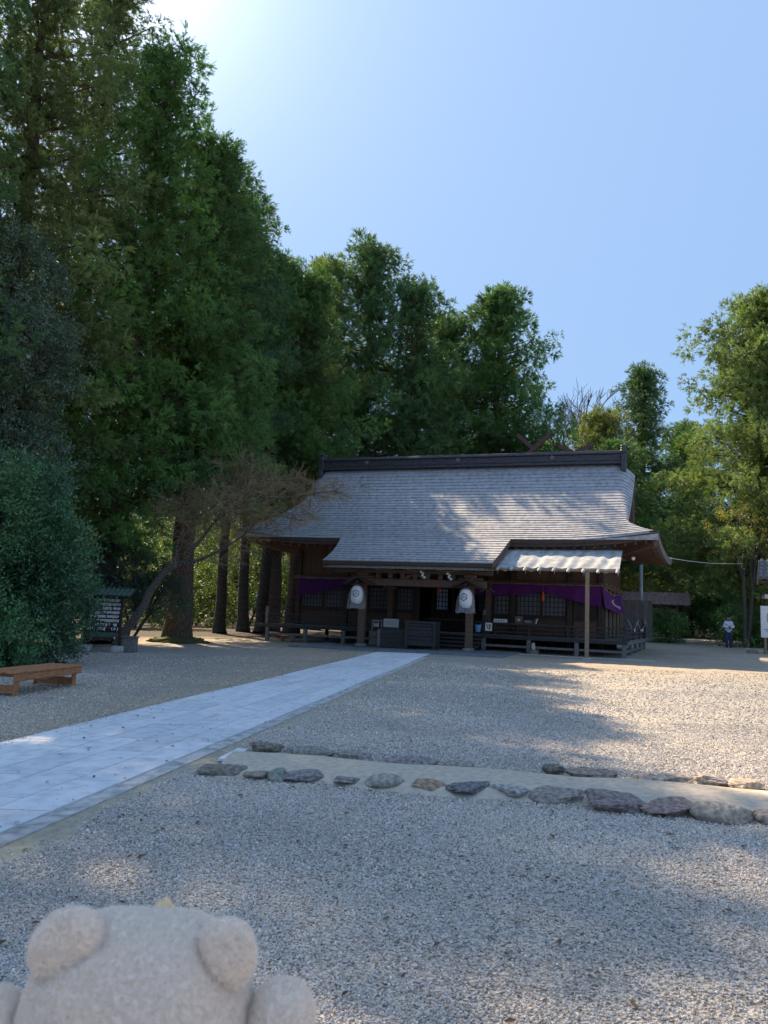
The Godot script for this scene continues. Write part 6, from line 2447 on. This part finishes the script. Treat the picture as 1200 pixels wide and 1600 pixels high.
func make_person() -> void:
	var g0 := on(19.4, -43.1)
	var t := thing("person", "person in white shirt and blue jeans looking down at their hands", "person", g0, -0.25)
	# facing +z (the viewer), right arm at -x
	var hip := Vector3(0, 0.92, 0)
	var chest := Vector3(0, 1.28, 0.03)
	var neck := Vector3(0, 1.46, 0.05)
	var head := Vector3(0.0, 1.60, 0.105)
	var skin := [
		[hip, chest, 0.13, 0.14, Vector3(1.15, 1, 0.8)], [chest, neck, 0.13, 0.06], [neck, head + Vector3(0, -0.05, -0.02), 0.055, 0.055],
		[head + Vector3(0, 0.02, -0.015), head + Vector3(0, -0.03, 0.015), 0.095, 0.078, Vector3(0.86, 1, 1)],
		[head + Vector3(0, -0.02, 0.08), head + Vector3(0, -0.045, 0.10), 0.014, 0.018],
		[head + Vector3(-0.085, -0.01, 0), head + Vector3(-0.085, -0.04, 0), 0.02, 0.014], [head + Vector3(0.085, -0.01, 0), head + Vector3(0.085, -0.04, 0), 0.02, 0.014],
		[Vector3(-0.17, 1.40, 0.02), Vector3(-0.24, 1.14, 0.02), 0.055, 0.047], [Vector3(-0.24, 1.14, 0.02), Vector3(-0.03, 1.10, 0.24), 0.045, 0.032],
		[Vector3(0.17, 1.40, 0.02), Vector3(0.25, 1.15, 0.03), 0.055, 0.047], [Vector3(0.25, 1.15, 0.03), Vector3(0.09, 1.08, 0.24), 0.045, 0.032],
		[Vector3(-0.09, 0.92, 0), Vector3(-0.10, 0.50, 0.06), 0.09, 0.06], [Vector3(-0.10, 0.50, 0.06), Vector3(-0.10, 0.08, 0.01), 0.058, 0.04],
		[Vector3(0.09, 0.92, 0), Vector3(0.10, 0.50, 0.01), 0.09, 0.06], [Vector3(0.10, 0.50, 0.01), Vector3(0.11, 0.09, -0.10), 0.058, 0.04]]
	put("body", nets(body_field(skin, 0.03), Vector3(-0.36, 0.02, -0.22), Vector3(0.36, 1.76, 0.34), 0.02), M.skin, t)
	# clothes follow the body
	var shirt := [
		[Vector3(0, 0.90, 0), chest, 0.165, 0.175, Vector3(1.12, 1, 0.82)], [chest, Vector3(0, 1.43, 0.03), 0.165, 0.085], [Vector3(-0.14, 1.39, 0.02), Vector3(0.14, 1.39, 0.02), 0.07, 0.07],
		[Vector3(-0.17, 1.39, 0.02), Vector3(-0.24, 1.14, 0.02), 0.064, 0.056], [Vector3(-0.24, 1.14, 0.02), Vector3(-0.07, 1.105, 0.20), 0.054, 0.044],
		[Vector3(0.17, 1.39, 0.02), Vector3(0.25, 1.15, 0.03), 0.064, 0.056], [Vector3(0.25, 1.15, 0.03), Vector3(0.13, 1.09, 0.20), 0.054, 0.044]]
	var sf := body_field(shirt, 0.04)
	put("shirt", nets(func(p: Vector3) -> float: return maxf(sf.call(p) + 0.006 * sin(p.y * 40.0 + p.x * 22.0), 0.84 - p.y), Vector3(-0.38, 0.78, -0.26), Vector3(0.38, 1.56, 0.32), 0.02), M.shirt, t)
	var trousers := [
		[Vector3(-0.05, 0.92, 0), Vector3(0.05, 0.92, 0), 0.135, 0.135, Vector3(1, 1, 0.9)],
		[Vector3(-0.09, 0.88, 0), Vector3(-0.10, 0.50, 0.06), 0.108, 0.078], [Vector3(-0.10, 0.50, 0.06), Vector3(-0.10, 0.08, 0.01), 0.076, 0.062],
		[Vector3(0.09, 0.88, 0), Vector3(0.10, 0.50, 0.01), 0.108, 0.078], [Vector3(0.10, 0.50, 0.01), Vector3(0.11, 0.10, -0.10), 0.076, 0.062]]
	put("trousers", nets(body_field(trousers, 0.03), Vector3(-0.28, 0.0, -0.22), Vector3(0.28, 1.06, 0.24), 0.02), M.jeans, t)
	for s in [[-0.10, 0.0], [0.11, -0.10]]:
		put("shoe", nets(body_field([[Vector3(s[0], 0.045, s[1] - 0.03), Vector3(s[0] * 1.1, 0.035, s[1] + 0.15), 0.045, 0.035]], 0.02), Vector3(s[0] - 0.09, -0.02, s[1] - 0.11), Vector3(s[0] + 0.09, 0.12, s[1] + 0.22), 0.012), M.black, t)
	var hf := body_field([[head + Vector3(0, 0.045, -0.035), head + Vector3(0, -0.02, -0.06), 0.092, 0.07, Vector3(0.95, 1, 1)], [head + Vector3(0, 0.085, 0.03), head + Vector3(0, 0.07, -0.03), 0.05, 0.07]], 0.03)
	put("hair", nets(hf, head - Vector3(0.14, 0.13, 0.18), head + Vector3(0.14, 0.18, 0.12), 0.012), M.black, t)
	var ey := Mb.new()
	for s in [-1.0, 1.0]:
		ey.box(head + Vector3(s * 0.032, -0.005, 0.088), Vector3(0.026, 0.010, 0.006), 0.002)
		ey.box(head + Vector3(s * 0.034, 0.020, 0.088), Vector3(0.036, 0.007, 0.006), 0.002)
	ey.box(head + Vector3(0, -0.072, 0.082), Vector3(0.04, 0.007, 0.006), 0.002)
	put("face_features", ey.mesh(), M.black, t)
	# hands closed round a small dark telephone
	for s in [-1.0, 1.0]:
		var w := Vector3(0.03 + s * 0.06, 1.095 if s < 0 else 1.075, 0.24)
		var inn := Vector3(-s, 0, 0)
		var hand := [[w, w + inn * 0.03 + Vector3(0, 0.0, 0.05), 0.026, 0.03, Vector3(1, 1, 0.8)]]
		for f in 4:
			var k := w + inn * 0.012 + Vector3(0, 0.030 - 0.02 * f, 0.075)
			var l := 0.034 - 0.004 * absf(f - 1.3)
			hand.append([k, k + inn * l * 0.9 + Vector3(0, 0, 0.022), 0.0095, 0.0088])
			hand.append([k + inn * l * 0.9 + Vector3(0, 0, 0.022), k + inn * l * 1.7 + Vector3(0, 0, 0.006), 0.0088, 0.008])
		hand.append([w + Vector3(0, 0.02, 0.02), w + inn * 0.02 + Vector3(0, 0.055, 0.045), 0.012, 0.010])
		hand.append([w + inn * 0.02 + Vector3(0, 0.055, 0.045), w + inn * 0.05 + Vector3(0, 0.06, 0.06), 0.010, 0.008])
		put("hand", nets(body_field(hand, 0.006), w - Vector3(0.10, 0.06, 0.04), w + Vector3(0.10, 0.09, 0.13), 0.006), M.skin, t)
	var ph := thing("telephone", "dark telephone held in both hands by the person", "telephone", g0 + Basis(Vector3.UP, -0.25) * Vector3(0.03, 1.125, 0.30), -0.25)
	var pm := Mb.new()
	pm.box(Vector3.ZERO, Vector3(0.075, 0.15, 0.009), 0.003, Basis(Vector3.RIGHT, -0.7))
	put("case", pm.mesh(), M.black, ph)
	pm = Mb.new()
	pm.box(Basis(Vector3.RIGHT, -0.7) * Vector3(0, 0, -0.0055), Vector3(0.066, 0.14, 0.002), 0.0, Basis(Vector3.RIGHT, -0.7))
	put("glass", pm.mesh(), M.grey_steel, ph)


func make_bench() -> void:
	# runs from the near leg pair to the far one along the path
	var a := Vector3(-5.24, 0, -11.69)
	var b := Vector3(-5.01, 0, -13.33)
	var dir := (b - a).normalized()
	var turn := atan2(-dir.z, dir.x)
	var t := thing("wooden_bench", "low reddish-brown wooden bench standing on the gravel before the bush", "bench", on(a.x - 0.28 - dir.x * 0.16, a.z - dir.z * 0.16), turn)
	# local x runs along the bench, local z across it (right-hand side towards the path)
	var ln := 1.93
	for k in 3:
		var g := Mb.new()
		var sh: float = [1.0, 0.94, 1.05][k]
		g.col = Color(sh, sh, sh)
		g.box(Vector3(ln * 0.5, 0.345, 0.16 - 0.20 * k), Vector3(ln, 0.035, 0.195), 0.006)
		put("seat_plank", g.mesh(), M.wood_bench, t)
	for s in [0.235, -0.515]:
		bar("apron_rail", Vector3(0.02, 0.272, s), Vector3(ln - 0.02, 0.272, s), 0.03, 0.105, M.wood_bench, t)
	for x in [0.15, ln - 0.17]:
		for z in [0.20, -0.48]:
			post("leg", x, z, -0.01, 0.325, 0.105, M.wood_bench, t, 0.04)
		bar("stretcher", Vector3(x, 0.095, 0.19), Vector3(x, 0.095, -0.47), 0.035, 0.12, M.wood_bench, t)
		bar("cleat", Vector3(x, 0.30, 0.18), Vector3(x, 0.30, -0.46), 0.05, 0.05, M.wood_bench, t)
	for z in [0.24, -0.52]:
		pass


func make_rack() -> void:
	var t := thing("fortune_paper_rack", "small green-roofed wooden rack hung with rows of tied white papers", "rack", on(-7.88, -22.3), 0.12)
	var top := 1.60
	for x in [-0.47, 0.47]:
		post("post", x, 0.0, -0.02, top, 0.075, M.wood_dark, t)
		var f := Mb.new()
		f.box(Vector3(x, 0.09, 0.0), Vector3(0.34, 0.18, 0.46), 0.02)
		put("foot_block", f.mesh(), M.concrete, t)
	bar("board_rail", Vector3(-0.45, 0.48, 0.0), Vector3(0.45, 0.48, 0.0), 0.04, 0.14, M.green_metal, t)
	bar("top_rail", Vector3(-0.62, top - 0.02, 0.0), Vector3(0.62, top - 0.02, 0.0), 0.07, 0.09, M.wood_dark, t)
	# ribbed roof sheet
	var g := Mb.new()
	var rows := []
	for j in 2:
		var row := []
		for i in 97:
			var x := -0.78 + 1.56 * i / 96.0
			row.append(Vector3(x, lerpf(1.83, 1.60, j) + 0.012 * cos(i * TAU / 8.0), lerpf(-0.38, 0.42, j)))
		rows.append(row)
	g.sheet(rows)
	put("roof_sheet", g.mesh(), M.green_metal, t)
	for z in [-0.33, 0.37]:
		bar("roof_batten", Vector3(-0.75, 1.80 if z < 0 else 1.585, z), Vector3(0.75, 1.80 if z < 0 else 1.585, z), 0.05, 0.05, M.wood_dark, t)
	var bk := Mb.new()
	bk.box(Vector3(0, 1.05, -0.10), Vector3(0.9, 1.1, 0.02), 0.0)
	put("back_board", bk.mesh(), M.wood_dark, t)
	var r := RandomNumberGenerator.new()
	r.seed = 61
	for k in 8:
		var y := 1.48 - 0.115 * k
		var w := Mb.new()
		w.tube([Vector3(-0.44, y, 0.02), Vector3(0, y - 0.012, 0.025), Vector3(0.44, y, 0.02)], [0.004, 0.004, 0.004], 5)
		put("wire", w.mesh(), M.wood_pale, t)
		var p := Mb.new()
		var x := -0.43
		while x < 0.42:
			if r.randf() < (0.93 if k < 6 else 0.4):
				var tilt := r.randf_range(-0.6, 0.6)
				var ln := r.randf_range(0.05, 0.095)
				var bs := Basis(Vector3.BACK, tilt) * Basis(Vector3.RIGHT, r.randf_range(-0.3, 0.3))
				p.box(Vector3(x, y - ln * 0.4, 0.035 + r.randf_range(0, 0.015)), Vector3(0.018, ln, 0.003), 0.0, bs)
				p.box(Vector3(x + 0.004, y + 0.003, 0.038), Vector3(0.03, 0.018, 0.012), 0.004, bs)
				if r.randf() < 0.5:
					p.box(Vector3(x + 0.012, y - ln * 0.25, 0.042), Vector3(0.016, ln * 0.8, 0.003), 0.0, Basis(Vector3.BACK, -tilt))
			x += r.randf_range(0.022, 0.036)
		put("paper_row", p.mesh(), M.white_paper, t)
	# grey box and stones beside it
	var bx := thing("grey_box", "grey weathered box with pale end beside the paper rack", "box", on(-7.12, -22.45), 0.1)
	var m := Mb.new()
	m.box(Vector3(0, 0.21, 0), Vector3(0.36, 0.42, 0.4), 0.015)
	put("body", m.mesh(), M.wood_grey, bx)
	m = Mb.new()
	m.box(Vector3(0.0, 0.435, 0.0), Vector3(0.42, 0.03, 0.46), 0.008)
	put("lid", m.mesh(), M.wood_grey, bx)
	var k2 := 0
	for a in [[-5.9, -14.6, 0.13, 0.05, Color(0.4, 0.38, 0.36), "white lump of stone behind the bench's far end"], [-6.15, -14.75, 0.2, 0.07, Color(0.1, 0.1, 0.09), "dark flat stone behind the bench's far end"], [-6.6, -14.4, 0.16, 0.06, Color(0.3, 0.22, 0.13), "brown stone under the bush behind the bench"]]:
		var o := put("edge_stone", tinted(blob_mesh(a[2], a[3], a[2] * 0.7, 200 + k2, 0.3, 0.85, 3), a[4]), M.rock)
		o.position = on(a[0], a[1], a[3] * 0.5)
		tag(o, a[5], "stone")
		k2 += 1


func make_background() -> void:
	# roof and crossed finials of the sanctuary behind the hall
	var s := thing("sanctuary_building", "reddish roof finials of the sanctuary showing over the hall's ridge", "building", H(-6.55, ly(-4.0, -16.5) + 0.65, -18.5), HALL_TURN)
	var b := Mb.new()
	b.box(Vector3(0, 3.2, 0), Vector3(6.0, 6.4, 5.0), 0.02)
	put("wall", b.mesh(), M.wood_dark, s)
	for sd in [-1.0, 1.0]:
		var g := Mb.new()
		var rows := []
		for j in 9:
			var f := j / 8.0
			var row := []
			for i in 13:
				row.append(Vector3(lerpf(-4.0, 4.0, i / 12.0), lerpf(10.4, 6.2, f * (1.25 - 0.25 * f)), sd * 4.2 * f))
			rows.append(row)
		g.sheet(rows)
		put("roof_slope", g.mesh(), M.wood_red, s)
	bar("ridge_beam", Vector3(-4.0, 10.5, 0), Vector3(4.0, 10.5, 0), 0.4, 0.35, M.wood_red, s)
	for x in [0.35, 2.9]:
		for sd in [-1.0, 1.0]:
			# each finial leans along the ridge as seen from the clearing
			bar("finial", Vector3(x - sd * 0.75, 10.45, sd * 0.08), Vector3(x + sd * 1.05, 12.15 if x < 1.0 else 11.35, sd * 0.08), 0.16, 0.26, M.wood_red, s)

	# covered passage with tin roof seen at the hall's right
	var p := thing("covered_passage", "low covered passage with pinkish tin roof behind the side veranda", "passage", Vector3(17.6, gy(17.6, -52.0), -52.0), -0.34)
	for x in [-2.0, 0.65, 2.2]:
		for z in [-0.9, 0.9]:
			post("post", x, z, 0.0, 2.35, 0.15, M.wood_grey, p)
			var f := Mb.new()
			f.box(Vector3(x, 0.14, z), Vector3(0.34, 0.34, 0.34), 0.02)
			put("post_base", f.mesh(), M.concrete, p)
	for z in [-0.9, 0.9]:
		bar("beam", Vector3(-2.4, 2.28, z), Vector3(2.6, 2.28, z), 0.12, 0.2, M.wood_dark, p)
		for k in 5:
			if k == 2:
				continue
			var g := Mb.new()
			g.box(Vector3(-1.9 + 0.95 * k, 2.02, z), Vector3(0.6, 0.3, 0.03), 0.004)
			put("gold_panel", g.mesh(), M.wood_pale, p)
		bar("low_rail", Vector3(-2.3, 1.28, z), Vector3(2.4, 1.28, z), 0.06, 0.07, M.wood_grey, p)
	for sd in [-1.0, 1.0]:
		var g := Mb.new()
		var rows := []
		for j in 2:
			var row := []
			for i in 81:
				row.append(Vector3(-2.9 + 5.9 * i / 80.0, lerpf(3.25, 2.42, j) + 0.015 * cos(i * TAU / 5.0), sd * lerpf(0.0, 1.5, j)))
			rows.append(row)
		g.sheet(rows)
		put("roof_sheet", g.mesh(), M.pink_tin, p)
	var fl := Mb.new()
	fl.box(Vector3(-0.3, 0.12, 0.9), Vector3(5.6, 0.2, 3.6), 0.02)
	put("stone_floor", fl.mesh(), M.concrete, p)

	# steel pole with trunk beside it
	var pole := thing("steel_pole", "dark blue-grey pole rising beside the hall's right eave", "pole", on(13.84, -41.0))
	var pm := Mb.new()
	pm.tube([Vector3(0, 0, 0), Vector3(0, 5.4, 0)], [0.10, 0.085], 12)
	put("shaft", pm.mesh(), M.grey_steel, pole)
	pm = Mb.new()
	pm.tube([Vector3(0, 2.6, 0.09), Vector3(0, 3.1, 0.09)], [0.035, 0.035], 8)
	put("conduit", pm.mesh(), M.concrete, pole)
	# cable
	var ca := thing("overhead_cable", "thin pale cable slung from the hall's eave to the right trunk", "cable")
	var pts := []
	var rr := []
	for k in 15:
		var f := k / 14.0
		pts.append(Vector3(lerpf(11.9, 20.3, f), lerpf(4.45, 5.18, f) - 0.12 * sin(f * PI), lerpf(-33.0, -43.3, f)))
		rr.append(0.012)
	pm = Mb.new()
	pm.tube(pts, rr, 6)
	put("wire", pm.mesh(), M.white_paper, ca)

	# signboard, lamp and gatehouse roof at the right edge
	var sg := thing("signboard", "white signboard on a wooden post at the right frame edge", "signboard", on(17.90, -36.0), -0.15)
	sg.position.y = 0.62
	post("post", 0.0, 0.0, -0.4, 0.55, 0.10, M.wood_pale, sg)
	pm = Mb.new()
	pm.box(Vector3(0.16, 1.27, 0.0), Vector3(0.68, 1.46, 0.05), 0.01)
	put("board", pm.mesh(), M.white_paper, sg)
	pm = Mb.new()
	for k in 3:
		pm.box(Vector3(0.12 + 0.05 * k, 0.92 - 0.07 * k, 0.027), Vector3(0.34 - 0.06 * k, 0.025, 0.003))
	for k in 12:
		var a := TAU * k / 24.0
		pm.box(Vector3(0.30 - 0.2 * sin(a), 1.45 + 0.34 * cos(a), 0.027), Vector3(0.03, 0.10, 0.003), 0.0, Basis(Vector3.BACK, a + PI / 2.0))
	put("print", pm.mesh(), M.lattice_paper, sg)
	var lt := thing("post_lantern", "small boxy white lantern beside the white signboard's top", "lantern", Vector3(18.45, 2.98, -36.9), -0.15)
	pm = Mb.new()
	pm.box(Vector3(0, 0.12, 0), Vector3(0.30, 0.22, 0.30), 0.01)
	put("paper_box", pm.mesh(), M.white_paper, lt)
	pm = Mb.new()
	pm.box(Vector3(0, 0.25, 0), Vector3(0.44, 0.05, 0.44), 0.015)
	pm.box(Vector3(0, 0.0, 0), Vector3(0.34, 0.03, 0.34), 0.008)
	for sx in [-0.15, 0.15]:
		for sz in [-0.15, 0.15]:
			pm.box(Vector3(sx, 0.12, sz), Vector3(0.03, 0.24, 0.03), 0.004)
	put("frame", pm.mesh(), M.wood_brown, lt)
	pm = Mb.new()
	pm.beam(Vector3(0, -0.02, 0), Vector3(0, -2.55, 0), 0.08, 0.08, 0.01)
	put("post", pm.mesh(), M.wood_brown, lt)
	var gh := thing("gatehouse", "grey tiled eave corner of a small building at the right edge", "building", Vector3(19.95, 0.35, -36.6), -0.5)
	pm = Mb.new()
	pm.box(Vector3(0.6, 1.6, -0.6), Vector3(2.6, 3.2, 2.4), 0.02)
	put("wall", pm.mesh(), M.wood_brown, gh)
	for r in 5:
		for k in 12:
			var tl := Mb.new()
			var z0 := 1.45 - 0.36 * r
			var y0 := 3.55 + 0.20 * r
			tl.tube([Vector3(-1.65 + 0.3 * k, y0 + 0.02, z0 + 0.05), Vector3(-1.65 + 0.3 * k, y0 + 0.20, z0 - 0.33)], [0.11, 0.10], 8)
			tl.box(Vector3(-1.5 + 0.3 * k, y0 + 0.08, z0 - 0.14), Vector3(0.2, 0.035, 0.42), 0.008, Basis(Vector3.RIGHT, 0.5))
			put("roof_tile", tl.mesh(), M.grey_tile, gh)
	pm = Mb.new()
	pm.box(Vector3(0.0, 3.86, 0.55), Vector3(3.6, 0.12, 2.1), 0.02, Basis(Vector3.RIGHT, 0.5))
	put("roof_boarding", pm.mesh(), M.wood_brown, gh)
	bar("verge_board", Vector3(-1.78, 3.35, 1.55), Vector3(-1.78, 4.45, -0.45), 0.06, 0.24, M.wood_pale, gh)
	# low stone border at the right edge of the court
	var spots := ["nearest the hall", "second from the hall", "third from the hall", "left of the post lantern", "below the signboard", "right below the signboard", "second from the frame edge", "at the frame edge"]
	for k in 8:
		var o := put("bed_border_stone", tinted(blob_mesh(0.42, 0.16, 0.22, 400 + k, 0.25, 0.7, 3), Color(0.33, 0.29, 0.24)), M.rock)
		o.position = Vector3(17.5 + 0.80 * k, gy(17, -37.0) + 0.05, -36.35)
		o.rotation.y = 0.25
		tag(o, "low grey-brown border stone of the raised bed, " + spots[k], "stone", "border stones of the raised bed")
	var bed := Mb.new()
	var rows := []
	for j in 6:
		var row := []
		for i in 14:
			var z := lerpf(-36.6, -42.5, j / 5.0)
			var x := lerpf(0.478 * -z + 0.1 * sin(j * 2.0), 30.0, i / 13.0)
			row.append(Vector3(x, gy(x, z) + 0.18 * minf(1.0, i * 0.5) * minf(1.0, (j + 0.3) * 0.6) * (1.0 if j < 5 else 0.0), z))
		rows.append(row)
	bed.sheet(rows)
	bed.col = Color(1, 1, 1)
	kind(put("raised_bed", tinted(bed.mesh(), Color(0.8, 0.75, 0.7)), M.sand), "structure")


func _ready() -> void:
	make_sky()
	make_materials()
	make_ground()
	make_path()
	make_hall()
	make_trees()
	make_background()
	make_hall_things()
	make_rocks()
	make_bench()
	make_rack()
	make_person()
	make_bear()
	make_gravel()
